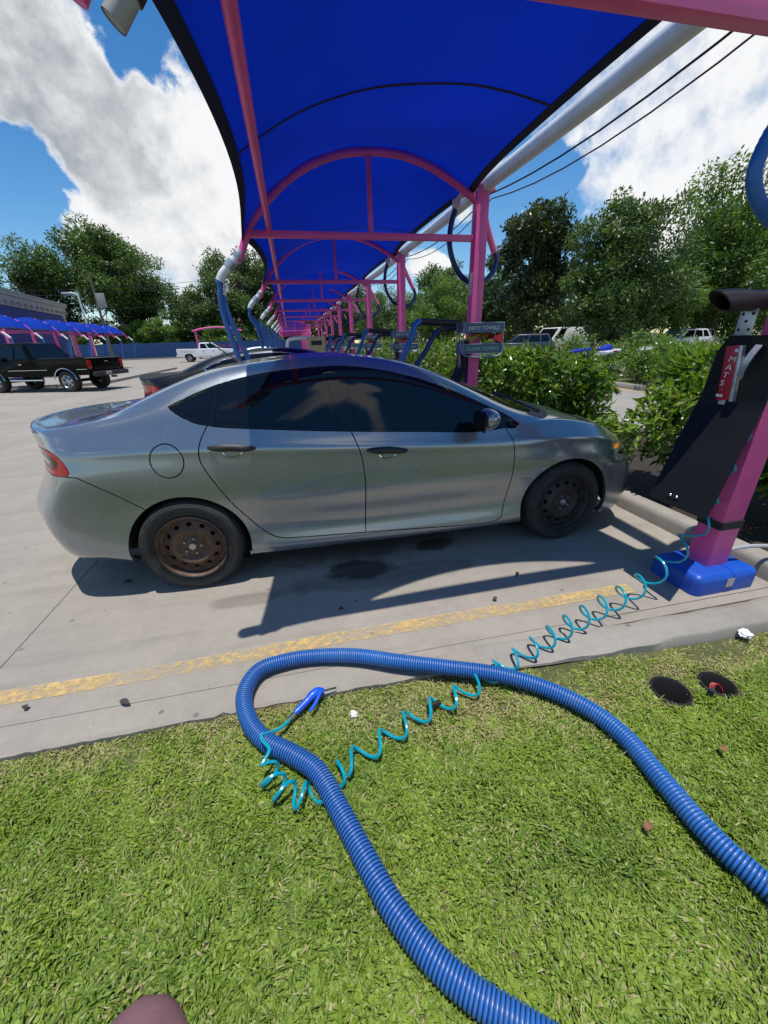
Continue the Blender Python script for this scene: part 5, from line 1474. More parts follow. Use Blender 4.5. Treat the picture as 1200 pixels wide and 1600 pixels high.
b = MB(); b.tube(np.vstack([q, A1[4:]]), .0068, 8); b.build('coil', M['teal'], air, off)
b = MB()
A2 = helix([(.0, .965, .014), (-.05, .925, .024), (-.11, .895, .034), (-.17, .893, .042), (-.225, .925, .042), (-.262, .975, .042), (-.285, 1.02, .046)], .040, lambda t: np.interp(t, [0, 1], [.085, .058]), .5, squash=.75)
lead = crom([A2[-1], (-.268, 1.058, .085), (-.295, 1.098, .092), (-.302, 1.128, .085), (-.275, 1.155, .055), (-.233, 1.192, .026), (-.198, 1.232, .018)], .012)
b.tube(np.vstack([A2, lead[1:]]), .0068, 8); b.build('tail', M['teal'], air, off)
b = MB(); b.tube([(.395, 1.138, .03), (.43, 1.15, .028), (.46, 1.158, .02)], .0105, 8); b.build('sleeve', M['cable'], air, off)
gun = thing('air_gun', 'bright blue air blow gun lying on the grass by the kerb', 'air gun', (-.12, 1.29, 0))
off = (-.12, 1.29, 0)
b = MB(); b.tube(crom([(-.178, 1.252, .022), (-.150, 1.274, .026), (-.118, 1.300, .032), (-.095, 1.318, .037), (-.070, 1.330, .036), (-.045, 1.330, .032)], .008), [float(k) for k in np.interp(np.linspace(0, 1, len(crom([(-.178, 1.252, .022), (-.150, 1.274, .026), (-.118, 1.300, .032), (-.095, 1.318, .037), (-.070, 1.330, .036), (-.045, 1.330, .032)], .008))), [0, .1, .45, .62, .8, 1], [.0125, .015, .0165, .021, .022, .013])], 12)
b.build('body', M['gun'], gun, off)
b = MB(); P = crom([(-.060, 1.318, .048), (-.072, 1.292, .044), (-.092, 1.262, .036), (-.112, 1.240, .030)], .01)
for i in range(len(P) - 1): b.bar(P[i], P[i + 1], .013, .006)
b.build('trigger', M['gun'], gun, off)
b = MB(); b.tube([(-.05, 1.331, .033), (.005, 1.340, .028), (.012, 1.341, .027)], .0042, 8); b.build('nozzle', M['cable'], gun, off)
b = MB(); b.tube([(-.205, 1.226, .019), (-.190, 1.240, .020), (-.176, 1.253, .022)], [.0085, .0095, .0085], 8); b.build('coupler', M['chrome'], gun, off)

# ------------------------------------------------------------------ open pipe ends in the lawn, litter, fingertip stand-in
for n, (hx, hy, hr) in enumerate(HOLES):
    lb = ('larger open black pipe end sunk in the lawn, the left one', 'smaller open black pipe end with red wires in the lawn, the right one')[n]
    t = thing('drain_pipe', lb, 'drain pipe', (hx, hy, -.02), 0, 'open pipe ends in the lawn')
    b = MB(); b.lathe([(hr + .006, -.08), (hr + .009, .014), (hr + .002, .020), (hr - .004, .012), (hr - .006, -.26), (.001, -.265)], (0, 0, 0), 'Z', 48)
    b.build('pipe', M['hole'], t)
    b = MB(); b.lathe([(hr + .05, -.004), (hr + .03, .004), (hr + .008, .006)], (0, 0, 0), 'Z', 48); b.build('soil_ring', M['thatch'], t)
    if n == 1:
        for k in range(3):
            w = MB(); w.tube(crom([(-.02 + .01 * k, -.03, -.2), (-.01, .0 + .008 * k, -.03), (.012, .012 + .008 * k, .0 - .006 * k), (.035, .0, -.02), (.04 + .004 * k, -.02, -.15)], .01), .0026, 6); w.build('wire', M['red_wire'], t)
    else:
        w = MB(); w.lathe([(.0, 0), (.04, .004), (.05, .0), (.052, -.02)], (.012, -.005, -.15), 'Z', 20); w.build('cap', M['rust_dark'], t)
b = MB(); b.tube([(1.655, .915, -.02), (1.65, .92, .02), (1.648, .918, .05)], [.016, .014, .011], 8)
tag(b.build('stub', M['cable']), 'short black stub standing between the two open pipe ends', 'pipe stub')
def crumple(name, c, r, mat, label, cat, seed):
    bm = bmesh.new(); bmesh.ops.create_icosphere(bm, subdivisions=3, radius=r)
    for v in bm.verts:
        k = 1 + .45 * mnoise.noise(v.co * (2.2 / r) + Vector((seed, 0, 0))) + .25 * mnoise.noise(v.co * (5 / r) + Vector((0, seed, 0)))
        v.co *= k; v.co.z *= .62
    me = bpy.data.meshes.new(name); bm.to_mesh(me); bm.free(); finish(me, mat, False)
    return tag(link(name, me, None, c), label, cat)
crumple('crumpled_paper', (2.19, 1.185, .02), .030, M['paper'], 'crumpled white paper scrap on the grass edge by the blue pillar foot', 'litter', 3)
crumple('plastic_scrap', (.075, 1.205, .0), .016, M['pvc'], 'small pale plastic scrap on the dry grass inside the hose loop', 'litter', 9)
def dry_leaf(name, c, l, w, rz, mat, label, group='dry leaves and scraps on the concrete'):
    V = []; F = []
    for i in range(7):
        u = i / 6; ww = w * math.sin(math.pi * min(.97, .06 + .9 * u)) ** .8
        for s in (-1, 0, 1): V.append((l * (u - .5), s * ww, .004 + .006 * abs(s) + .008 * math.sin(3 * u)))
    for i in range(6):
        for s in range(2): F.append((i * 3 + s, i * 3 + s + 1, i * 3 + 4 + s, i * 3 + 3 + s))
    me = bpy.data.meshes.new(name); me.from_pydata(V, [], F); finish(me, mat, True, 60)
    o = link(name, me, None, c); o.rotation_euler = (0, 0, rz); return tag(o, label, 'leaf', group)

# ------------------------------------------------------------------ other vehicles
def saloon_like(label, paint, loc, rz, scale=(1, 1, 1), chrome=False, mod=None, nu=110, nv=40, group=None):
    t = thing('parked_car', label, 'car', loc, rz, group)
    t.scale = scale
    mt = dict(mats); mt['body'] = paint
    cage = CAGE if mod is None else mod(np.array(CAGE, float))
    g = body_panels(cage, nu, nv, t, mt, [o for o in ORDER if o not in ('fuel_door', 'cowl', 'taillight_core', 'reversing_lamp', 'side_reflector', 'headlamp_bezel')], gap=.003, depth=.02)
    for s in (-1, 1):
        add_wheel(t, AXLE_R - XC, s, RIM_STEEL, .4 * s); add_wheel(t, AXLE_F - XC, s, RIM_STEEL, .9 * s)
        if chrome:
            pr, poly = outline('window_trim'); b = MB(); gg = g.reshape(-1, 3); P = []
            for x, z in poly:
                k = np.argmin((gg[:, 0] - x) ** 2 + (gg[:, 2] - z) ** 2 + np.where(gg[:, 1] > -.4, 9, 0)); P.append((x - XC, s * (-gg[k, 1] + .004), z))
            P.append(P[0]); b.tube(P, .010, 6); b.build('chrome_strip', M['chrome'], t)
        b = MB(); b.box((1.15 - XC, s * .98, 1.02), (.11, .19, .12), bevel=.04); b.build('mirror', paint, t)
    return t
RIM_STEEL = WRIM.mesh('rim', M['steel'], angle=50)
saloon_like('black saloon with chrome window strip parked behind the grey saloon', M['black_paint'], (-.02, 7.30, .0), R(1), (1.06, 1, 1.02), True)
saloon_like('pale blue saloon parked far down the row under the blue canopy', M['pale_paint'], (-1.55, 25.0, 0), R(2))
def boxy(name, label, cat, paint, loc, rz, S, group=None):
    """truck, van or estate from side outlines; x forward, origin between the axles on the ground"""
    t = thing(name, label, cat, loc, rz, group)
    hw, wb, wr = S['hw'], S['wb'], S['wr']; zb = S['sill']
    ar = wr * 1.22
    bot = [(S['x0'], zb + .06)]
    for cx in (-wb / 2, wb / 2):
        a0 = math.asin(max(-1, min(1, (zb - wr) / ar)))
        bot += [(cx - ar * math.cos(a0), zb)] + [(cx + ar * math.cos(a), wr + ar * math.sin(a)) for a in np.linspace(math.pi - a0, a0, 11)[1:-1]] + [(cx + ar * math.cos(a0), zb)]
    bot += [(S['x1'], zb + .05)]
    lower = bot + S['top']
    bm = bmesh.new(); vs = []
    for s in (-1, 1): vs.append([bm.verts.new((x, s * hw, z)) for x, z in lower])
    n = len(lower)
    bm.faces.new(vs[0]); bm.faces.new(vs[1][::-1])
    for i in range(n): bm.faces.new((vs[0][i], vs[1][i], vs[1][(i + 1) % n], vs[0][(i + 1) % n]))
    bmesh.ops.recalc_face_normals(bm, faces=bm.faces)
    eds = [e for e in bm.edges if (abs(e.verts[0].co.y - e.verts[1].co.y) < 1e-6 and min(v.co.z for v in e.verts) > zb + .25 and e.calc_length() > .12)]
    bmesh.ops.bevel(bm, geom=eds, offset=S.get('bev', .06), segments=3, profile=.5, affect='EDGES', clamp_overlap=True)
    bmesh.ops.triangulate(bm, faces=[f for f in bm.faces if len(f.verts) > 8])
    me = bpy.data.meshes.new('body'); bm.to_mesh(me); bm.free(); finish(me, paint, True, 35); link('body', me, t)
    # cabin: tapered ring by ring
    xa, xb, xc, xd, z0, z1, ins = S['cab']      # rear base, rear top, front top, front base, belt, roof, tumblehome
    hw0 = hw - .03
    rings = [(xa, xd, hw0, z0 - .02), (xa, xd, hw0, z0), (xb, xc, hw0 - ins, z1 - .06), (xb + .05, xc - .07, hw0 - ins - .05, z1 - .012), (xb + .18, xc - .22, hw0 - ins - .2, z1)]
    V = []; F = []
    for (p, q, w, z) in rings: V += [(p, -w, z), (q, -w, z), (q, w, z), (p, w, z)]
    for i in range(4):
        for j in range(4): F.append((i * 4 + j, i * 4 + (j + 1) % 4, i * 4 + 4 + (j + 1) % 4, i * 4 + 4 + j))
    F.append((16, 17, 18, 19))
    b = MB(); b.add(V, F); b.build('cabin', paint, t, angle=40)
    nr = lambda u, v, lo, hi: lo + (hi - lo) * u
    zA, zB = z0 + .05, z1 - .10
    def edge(f, z, front):
        k = (z - z0) / (z1 - .06 - z0)
        return (xd + (xc - xd) * k, hw0 - ins * k) if front else (xa + (xb - xa) * k, hw0 - ins * k)
    for s in (-1, 1):
        for (u0, u1) in S['wins']:
            P = []
            for z, rev in ((zA, False), (zB, True)):
                xr, w = edge(0, z, False); xf, _ = edge(0, z, True)
                row = [(xr + (xf - xr) * u, s * (w + .006), z) for u in (u0, u1)]
                P += row[::-1] if rev else row
            b = MB(); b.add(P + [(x, y - s * .02, z) for x, y, z in P], [(0, 1, 2, 3), (0, 4, 5, 1), (1, 5, 6, 2), (2, 6, 7, 3), (3, 7, 4, 0)]); b.build('side_window', M['glass'], t, smooth=False)
    for nm, front in (('windshield', True), ('rear_window', False)):
        if nm in S.get('skip', ()): continue
        P = []
        for z, rev in ((zA - .02, False), (zB + .02, True)):
            xx, w = edge(0, z, front); d = .012 if front else -.012
            row = [(xx + d, -(w - .09), z + .006), (xx + d, w - .09, z + .006)]; P += row[::-1] if rev else row
        b = MB(); b.add(P + [(x - (.03 if front else -.03), y, z) for x, y, z in P], [(0, 1, 2, 3), (0, 4, 5, 1), (1, 5, 6, 2), (2, 6, 7, 3), (3, 7, 4, 0)]); b.build(nm, M['glass'], t, smooth=False)
    for s in (-1, 1):
        for cx in (-wb / 2, wb / 2):
            b = MB(); W = S.get('tw', .25); y1 = hw - .02
            prof = [(wr * .60, .02), (wr * .66, -.005), (wr * .9, -.01), (wr * .98, .02), (wr, .05), (wr, W - .04), (wr * .97, W), (wr * .6, W)]
            b.lathe(prof, (cx, s * y1, wr), 'Y', 28, -s); w = b.build('wheel', M['rubber'], t)
            b = MB(); b.lathe([(wr * .62, .0), (wr * .58, .03), (wr * .5, .06), (wr * .2, .03), (wr * .15, .005), (.002, .0)], (cx, s * y1, wr), 'Y', 20, -s); r_ = b.build('rim', M['steel'], w)
            for k in range(6):
                a = k * math.pi / 3 + .3
                h = MB(); h.lathe([(wr * .085, .0), (wr * .085, .01), (.001, .011)], (cx + wr * .40 * math.cos(a), s * (y1 - .028), wr + wr * .40 * math.sin(a)), 'Y', 8, s)
                h.build('rim_opening', M['liner'], w)
            b = MB(); n = 22; P = [(cx + ar * 1.01 * math.cos(a), s * (hw + .006), wr + ar * 1.01 * math.sin(a)) for a in np.linspace(R(198 if zb < wr else 172), R(-18 if zb < wr else 8), n)]
            b.tube(P, .020, 6); b.build('arch_trim', S.get('arch', paint), t)
    b = MB(); b.box((0, 0, zb + .12), (S['x1'] - S['x0'] - .5, hw * 1.5, .22)); 
    for cx in (-wb / 2, wb / 2): b.tube([(cx, -hw + .1, wr), (cx, hw - .1, wr)], .06, 8)
    b.build('chassis', M['liner'], t, smooth=False)
    for nm, parts in S.get('extra', {}).items():
        for (mt, c, sz, rr) in parts:
            b = MB(); b.box(c, sz, rz=rr, bevel=min(sz) * .25); b.build(nm, mt, t)
    return t
hwp = .90
PICK = dict(hw=hwp, wb=3.25, wr=.40, sill=.60, x0=-2.75, x1=2.45, tw=.27, bev=.05,
            top=[(2.45, 1.00), (2.38, 1.12), (1.35, 1.20), (-.36, 1.22), (-.38, 1.24), (-2.70, 1.25), (-2.76, 1.22), (-2.76, .66)],
            cab=(-.40, -.06, .85, 1.45, 1.21, 1.85, .13), wins=[(.10, .40), (.46, .93)], arch=M['chrome'])
k = hwp + .008
PICK['extra'] = {
    'side_strip': [(M['chrome'], (-.05, s * k, .84), (1.75, .012, .018), 0) for s in (-1, 1)] + [(M['chrome'], (-2.45, s * k, .84), (.45, .012, .018), 0) for s in (-1, 1)],
    'body_crease': [(M['trim'], (-1.68, s * k, 1.10), (2.0, .010, .016), 0) for s in (-1, 1)],
    'tailgate': [(M['truck_black'], (-2.775, 0, 1.0), (.03, 1.42, .44), 0)],
    'tailgate_handle': [(M['chrome'], (-2.795, 0, 1.10), (.02, .16, .035), 0)],
    'rear_bumper': [(M['black_plastic'], (-2.90, 0, .66), (.20, 1.72, .17), 0)],
    'tow_hitch': [(M['rust_dark'], (-2.98, 0, .52), (.22, .10, .08), 0)],
    'number_plate': [(M['pvc_grey'], (-3.005, .25, .67), (.010, .30, .13), 0)],
    'taillight': [(M['red_lens'], (-2.74, s * .82, 1.0), (.09, .16, .32), 0) for s in (-1, 1)],
    'door_handle': [(M['chrome'], (.18, s * k, 1.06), (.13, .02, .03), 0) for s in (-1, 1)],
    'mirror': [(M['black_plastic'], (1.0, s * (hwp + .10), 1.30), (.08, .20, .18), 0) for s in (-1, 1)],
    'step_bar': [(M['chrome'], (.15, s * (hwp - .03), .47), (1.5, .09, .05), 0) for s in (-1, 1)],
    'bed_rail': [(M['black_plastic'], (-1.68, s * (hwp - .05), 1.255), (2.0, .08, .03), 0) for s in (-1, 1)],
    'front_bumper': [(M['chrome'], (2.50, 0, .68), (.16, 1.75, .18), 0)],
    'headlight': [(M['clear_lens'], (2.43, s * .68, .92), (.06, .34, .18), 0) for s in (-1, 1)]}
boxy('pickup_truck', 'lifted black pickup truck with chrome wheel arch trim crossing the lot', 'pickup truck', M['truck_black'], (-10.2, 19.6, 0), R(161), PICK)
WP = dict(hw=.98, wb=3.65, wr=.41, sill=.50, x0=-2.95, x1=2.85, tw=.28, bev=.07,
          top=[(2.85, 1.02), (2.78, 1.20), (1.55, 1.28), (-.72, 1.30), (-2.92, 1.34), (-2.97, 1.30), (-2.97, .66)],
          cab=(-.75, -.60, .75, 1.62, 1.29, 1.92, .14), wins=[(.07, .40), (.46, .92)], arch=M['white_paint'])
k = .988
WP['extra'] = {'taillight': [(M['red_lens'], (-2.95, s * .90, 1.08), (.08, .14, .36), 0) for s in (-1, 1)],
    'rear_bumper': [(M['chrome'], (-3.05, 0, .66), (.18, 1.8, .17), 0)], 'front_bumper': [(M['chrome'], (2.88, 0, .66), (.16, 1.85, .2), 0)],
    'door_handle': [(M['black_plastic'], (x, s * k, 1.12), (.16, .02, .035), 0) for s in (-1, 1) for x in (-.25, .75)],
    'mirror': [(M['black_plastic'], (1.35, s * 1.10, 1.38), (.09, .22, .22), 0) for s in (-1, 1)],
    'headlight': [(M['clear_lens'], (2.80, s * .78, 1.02), (.10, .34, .22), 0) for s in (-1, 1)]}
boxy('pickup_truck', 'white crew cab pickup truck crossing in front of the blue fence', 'pickup truck', M['white_paint'], (-9.6, 49.5, 0), R(4), WP)
SUV = dict(hw=.92, wb=2.72, wr=.35, sill=.34, x0=-2.22, x1=2.25, tw=.24, bev=.09,
           top=[(2.25, .80), (2.12, .98), (1.15, 1.08), (-2.18, 1.10), (-2.27, 1.0), (-2.27, .5)],
           cab=(-2.15, -1.80, .35, 1.15, 1.09, 1.68, .17), wins=[(.06, .24), (.28, .55), (.59, .90)])
SUV['extra'] = {'taillight': [(M['red_lens'], (-2.24, s * .80, 1.02), (.08, .20, .16), 0) for s in (-1, 1)],
    'headlight': [(M['clear_lens'], (2.17, s * .72, .86), (.12, .32, .14), 0) for s in (-1, 1)],
    'roof_rail': [(M['trim'], (-.75, s * .62, 1.70), (1.7, .04, .04), 0) for s in (-1, 1)],
    'mirror': [(M['black_plastic'], (.85, s * 1.03, 1.16), (.10, .20, .14), 0) for s in (-1, 1)],
    'number_plate': [(M['pvc_grey'], (-2.285, 0, .82), (.01, .4, .13), 0)]}
boxy('parked_car', 'dark grey estate car parked beyond the hedge beside the white van', 'car', M['grey_paint'], (16.6, 28.6, 0), R(152), SUV)
VAN = dict(hw=.98, wb=3.2, wr=.35, sill=.36, x0=-2.6, x1=2.35, tw=.24, bev=.08,
           top=[(2.35, .90), (2.22, 1.12), (1.75, 1.22), (-2.58, 1.24), (-2.62, 1.1), (-2.62, .5)],
           cab=(-2.58, -2.50, .95, 1.78, 1.23, 2.12, .10), wins=[(.74, .93)], skip=('rear_window',))
VAN['extra'] = {'headlight': [(M['clear_lens'], (2.26, s * .78, .98), (.14, .28, .26), 0) for s in (-1, 1)],
    'front_bumper': [(M['black_plastic'], (2.36, 0, .50), (.10, 1.85, .24), 0)], 'grille': [(M['black_plastic'], (2.335, 0, .86), (.05, .9, .16), 0)],
    'mirror': [(M['black_plastic'], (1.45, s * 1.10, 1.36), (.09, .2, .28), 0) for s in (-1, 1)],
    'side_rail': [(M['black_plastic'], (-.6, s * .99, .80), (2.6, .02, .05), 0) for s in (-1, 1)]}
boxy('delivery_van', 'white panel van parked beyond the hedge by the dark evergreen', 'van', M['white_paint'], (21.6, 31.5, 0), R(196), VAN)
for n, (x, y, rz, lb) in enumerate(((28.3, 26.4, 186, 'white estate car parked beyond the hedge at the right, the nearer one'), (31.9, 28.6, 200, 'white estate car at the right edge of the far car park, half hidden by leaves'))):
    boxy('parked_car', lb, 'car', M['white_paint'], (x, y, 0), R(rz), SUV, 'white cars beyond the hedge')
saloon_like('white saloon parked under the far blue canopies behind the black pickup', M['white_paint'], (-15.9, 32.0, 0), R(0), (1.05, 1, 1.1), group=None)

# ------------------------------------------------------------------ far side of the lot
FD = canopy_meshes(-1, 2.7, .22)
far = make_canopy('row of blue arched shade cloths beside the navy building at the far left', (-17.1, 24.6, 0), R(.3), 6, FD, 2.7, 0, True, False, -1)
far.scale = (.98, 1, .98)
for k in range(7):
    b = MB(); y = k * 2.7; b.tube(crom([(2.93, y, 2.45), (3.05, y, 2.33), (3.2, y, 2.18), (3.22, y, 2.0), (3.12, y, 1.2), (3.0, y + .1, .9), (2.95, y + .1, 1.3), (3.1, y, 1.95)], .12), .045, 6)
    b.cur = 1; b.tube([(2.93, y, 2.47), (3.08, y, 2.31), (3.2, y, 2.18)], .055, 8)
    o = b.build('suction_outlet', [M['hose'], M['pvc']]); o.location = (-17.1, 24.6, 0)
    tag(o, '%s looped blue hose from the near end along the far left canopies' % ORD[k], 'vacuum hose', 'hoses on the far left canopies')
    if k < 6:
        pass
# navy building with a stone cornice and corner blocks
bd = thing('building', 'navy blue flat roofed building with a grey stone cornice at the left edge', 'building', (-20.5, 45, 0))
off = (-20.5, 45, 0)
P0 = [(-18.2, 30.0), (-20.55, 45.0), (-40, 42), (-38, 27)]
b = MB(); b.prism(P0, 'xy', 0, 4.7); b.build('wall', M['wall_blue'], bd, off, smooth=False)
def grow(P, d):
    c = np.mean(P, axis=0); return [tuple(np.array(p) + d * np.sign(np.array(p) - c)) for p in P]
for z0, z1, d in ((4.45, 4.75, .10), (4.75, 5.10, .20), (5.10, 5.32, .32), (5.32, 5.42, .38)):
    b = MB(); b.prism(grow(P0, d), 'xy', z0, z1 - .002); b.build('cornice', M['stone'], bd, off, smooth=False)
for i in range(16):
    u = i / 15; x = -18.2 + (-20.55 + 18.2) * u; y = 30 + 15 * u
    b = MB(); b.box((x + .16, y - .02, 4.66), (.30, .22, .20), rz=R(9)); b.build('cornice_bracket', M['stone'], bd, off, smooth=False)
for i in range(12):
    b = MB(); w = .62 if i % 2 else .42; b.box((-20.55 + .02 + w * .08, 45 - w / 2 + .04,   .2 + .38 * i), (.12, w, .36), rz=R(9), bevel=.02); b.build('corner_block', M['stone'], bd, off, smooth=False)
b = MB(); b.box((-19.0, 36.5, 3.6), (.5, 1.3, .10), rz=R(9)); b.build('wall_lamp', M['galv'], bd, off)
# blue board fence
fa, fb = np.array([-44., 64.9]), np.array([10., 80.4]); fl = np.linalg.norm(fb - fa); ang = math.atan2(*(fb - fa)[::-1])
fn = thing('board_fence', 'long blue board fence along the far side of the lot', 'fence', (fa[0], fa[1], .1), ang)
bmx = MB(); bmx.box((.085, 0, 1.10), (.155, .022, 2.15)); BME = bmx.mesh('board', M['fence_blue'], smooth=False)
nb = int(fl / 2.4)
for k in range(nb + 1):
    p = MB(); p.box((k * 2.4, .06, 1.10), (.10, .10, 2.2)); p.build('fence_post', M['fence_blue'], fn, smooth=False)
    if k < nb:
        p = MB()
        for z in (.4, 1.85): p.box((k * 2.4 + 1.2, .045, z), (2.3, .05, .09))
        for i in range(14): p.box((k * 2.4 + .085 + .1695 * i, rng.uniform(-.004, .004), 1.08 + rng.uniform(-.02, .02)), (.160, .022, 2.12))
        q = p.build('fence_panel', M['fence_blue'], fn, smooth=False); q['kind'] = 'stuff'
# pink kiosk with purple machines
ks = thing('machine_shelter', 'small pink framed shelter with a curved roof over purple machines near the fence', 'shelter', (-10.2, 61.5, 0), R(10))
for x in (-2.7, 2.7):
    for y in (-1.3, 1.3):
        b = MB(); b.box((x, y, 1.75), (.2, .2, 3.5)); b.build('post', M['pink'], ks, smooth=False)
b = MB(); V = []
for i in range(15):
    u = -1 + 2 * i / 14
    for y in (-1.7, 1.7):
        for dz in (0, .06): V.append((3.1 * u, y, 3.35 + .45 * (1 - u * u) + dz))
F = []
for i in range(14): F += [(4 * i, 4 * i + 2, 4 * i + 6, 4 * i + 4), (4 * i + 1, 4 * i + 5, 4 * i + 7, 4 * i + 3), (4 * i, 4 * i + 4, 4 * i + 5, 4 * i + 1), (4 * i + 2, 4 * i + 3, 4 * i + 7, 4 * i + 6)]
b.add(V, F); b.build('roof', M['purple'], ks, angle=30)
b = MB(); b.tube([(3.15 * u, -1.75, 3.38 + .45 * (1 - u * u)) for u in np.linspace(-1, 1, 15)], .09, 6); b.build('roof_rim', M['pink'], ks)
for k in range(3):
    m = thing('vending_machine', 'purple payment machine under the pink shelter, %s of three' % ('left', 'middle', 'right')[k], 'machine', (-11.2 + 1.3 * k, 61.3 + .2 * k, 0), R(10), 'machines under the pink shelter')
    b = MB(); b.box((0, 0, .75), (.9, .7, 1.5), bevel=.06); b.build('cabinet', M['purple'], m)
    b = MB(); b.box((0, -.36, 1.05), (.5, .03, .4), bevel=.01); b.build('screen', M['trim'], m)
    b = MB(); b.box((0, -.12, 1.56), (1.0, .9, .10), bevel=.03); b.build('lid', M['pink'], m)
# tan bin and pale pipe frame down the row
t = thing('rubbish_bin', 'tan square waste bin standing down the row of pink pillars', 'bin', (1.02, 20.6, 0))
b = MB(); V = []
for z, w in ((0, .30), (1.30, .40), (1.32, .42), (1.75, .43), (1.80, .40)):
    V += [(-w, -w, z), (w, -w, z), (w, w, z), (-w, w, z)]
b.add(V, [(i * 4 + j, i * 4 + (j + 1) % 4, i * 4 + 4 + (j + 1) % 4, i * 4 + 4 + j) for i in range(4) for j in range(4)] + [(16, 17, 18, 19)]); b.build('bin_body', M['tan_bin'], t, angle=20)
b = MB(); b.box((0, -.425, 1.52), (.5, .02, .2)); b.build('flap', M['black_plastic'], t)
t = thing('pipe_frame', 'cream bent pipe frame beside the tan waste bin', 'pipe frame', (.1, 20.4, 0))
b = MB(); b.tube(crom([(-.45, 0, 0), (-.45, 0, 1.45), (-.38, 0, 1.66), (-.22, 0, 1.72), (.55, 0, 1.76)], .06), .085, 10); b.build('pipe', M['pvc'], t)
# lamp post, utility pole and lines
t = thing('street_lamp', 'slim white lamp post with a short bracket in front of the far trees', 'street lamp', (-19.7, 47, 0))
b = MB(); b.tube([(0, 0, 0), (0, 0, 6.5)], [.11, .07], 10); b.build('pole', M['pvc'], t)
b = MB(); b.tube([(0, 0, 6.45), (-.5, 0, 6.55), (-.9, 0, 6.55)], .05, 8); b.build('arm', M['pvc'], t)
b = MB(); b.box((-1.0, 0, 6.52), (.6, .3, .14), bevel=.04); b.build('lamp_head', M['galv'], t)
up_ = thing('utility_pole', 'grey wooden utility pole among the trees behind the white pickup', 'utility pole', (-8.4, 62.5, 0))
b = MB(); b.tube([(0, 0, 0), (0, 0, 10.2)], [.17, .11], 10); b.build('pole', M['pale_bark'], up_)
b = MB(); b.box((0, 0, 9.7), (2.2, .1, .12)); b.build('crossarm', M['pale_bark'], up_)
b = MB(); b.tube([(.3, .1, 8.5), (.3, .1, 9.2)], .16, 10); b.build('transformer', M['galv'], up_)
up2 = thing('utility_pole', 'utility pole with a pale box behind the lamp post at the left', 'utility pole', (-22.5, 58, 0))
b = MB(); b.tube([(0, 0, 0), (0, 0, 9.8)], [.17, .11], 10); b.build('pole', M['bark'], up2)
b = MB(); b.box((.5, 0, 6.9), (.9, .3, 1.5), bevel=.05); b.build('box', M['pvc_grey'], up2)
for n, z in enumerate((9.75, 9.2, 7.4)):
    b = MB(); A, B = np.array([-8.4, 62.5, z]), np.array([-60., 55., z - .2]); b.tube([A + (B - A) * u + np.array([0, 0, -1.6 * 4 * u * (1 - u)]) for u in np.linspace(0, 1, 20)], .022, 5)
    tag(b.build('power_line', M['cable']), 'thin power line strung left from the utility pole, %s of three' % ('top', 'middle', 'bottom')[n], 'power line', 'power lines')
def house(loc, rz, w, d, label):
    h = thing('house', label, 'house', loc, rz)
    b = MB(); b.box((0, 0, 1.4), (w, d, 2.8)); b.build('wall', M['stone'], h, smooth=False)
    b = MB(); b.add([(-w / 2 - .5, -d / 2 - .5, 2.7), (w / 2 + .5, -d / 2 - .5, 2.7), (w / 2 + .5, d / 2 + .5, 2.7), (-w / 2 - .5, d / 2 + .5, 2.7), (-w / 2 + 2, 0, 4.9), (w / 2 - 2, 0, 4.9)], [(0, 1, 5, 4), (1, 2, 5), (2, 3, 4, 5), (3, 0, 4)]); b.build('roof', M['roof_brown'], h, smooth=False)
    return h
house((-27, 88, 0), R(12), 14, 9, 'low house with a brown hipped roof behind the fence at the left')
house((-13, 93, 0), R(12), 13, 9, 'low house with a brown hipped roof behind the fence near the white pickup')
# beyond the hedge: blue stand, white lids
t = thing('folding_stand', 'blue framed stand half hidden in the hedge across the drive', 'stand', (9.7, 12.2, 0), R(-20))
for x in (-.75, -.1, .55):
    b = MB(); b.box((x, 0, .5), (.07, .07, 1.0)); b.build('leg', M['purple'], t, smooth=False)
b = MB(); b.box((-.45, 0, 1.02), (.75, .45, .07), rot=Matrix.Rotation(R(-8), 3, 'Y'), bevel=.02); b.build('top', M['purple_frame'], t)
b = MB(); b.box((.42, 0, 1.06), (.30, .45, .16), rot=Matrix.Rotation(R(-25), 3, 'Y'), bevel=.03); b.build('bracket', M['purple_frame'], t)
for n, (x, y, lb) in enumerate(((10.15, 11.9, 'white flat topped post lid with a dull red mark above the far hedge'), (11.5, 11.9, 'plain white rounded post lid above the far hedge'))):
    t = thing('post_lid', lb, 'post lid', (x, y, 0), R(10 + 25 * n))
    b = MB(); b.tube([(0, 0, 0), (0, 0, .93)], .06, 8); b.build('post', M['black_plastic'], t)
    b = MB(); b.box((0, 0, .98), (.62, .40, .10 + .03 * n), rot=Matrix.Rotation(R(-7), 3, 'Y'), bevel=.045); b.build('lid', M['white_paint'], t)
    if n == 0:
        b = MB(); b.box((.02, -.2025, .985), (.20, .004, .05)); b.build('mark', M['red_sign'], t)

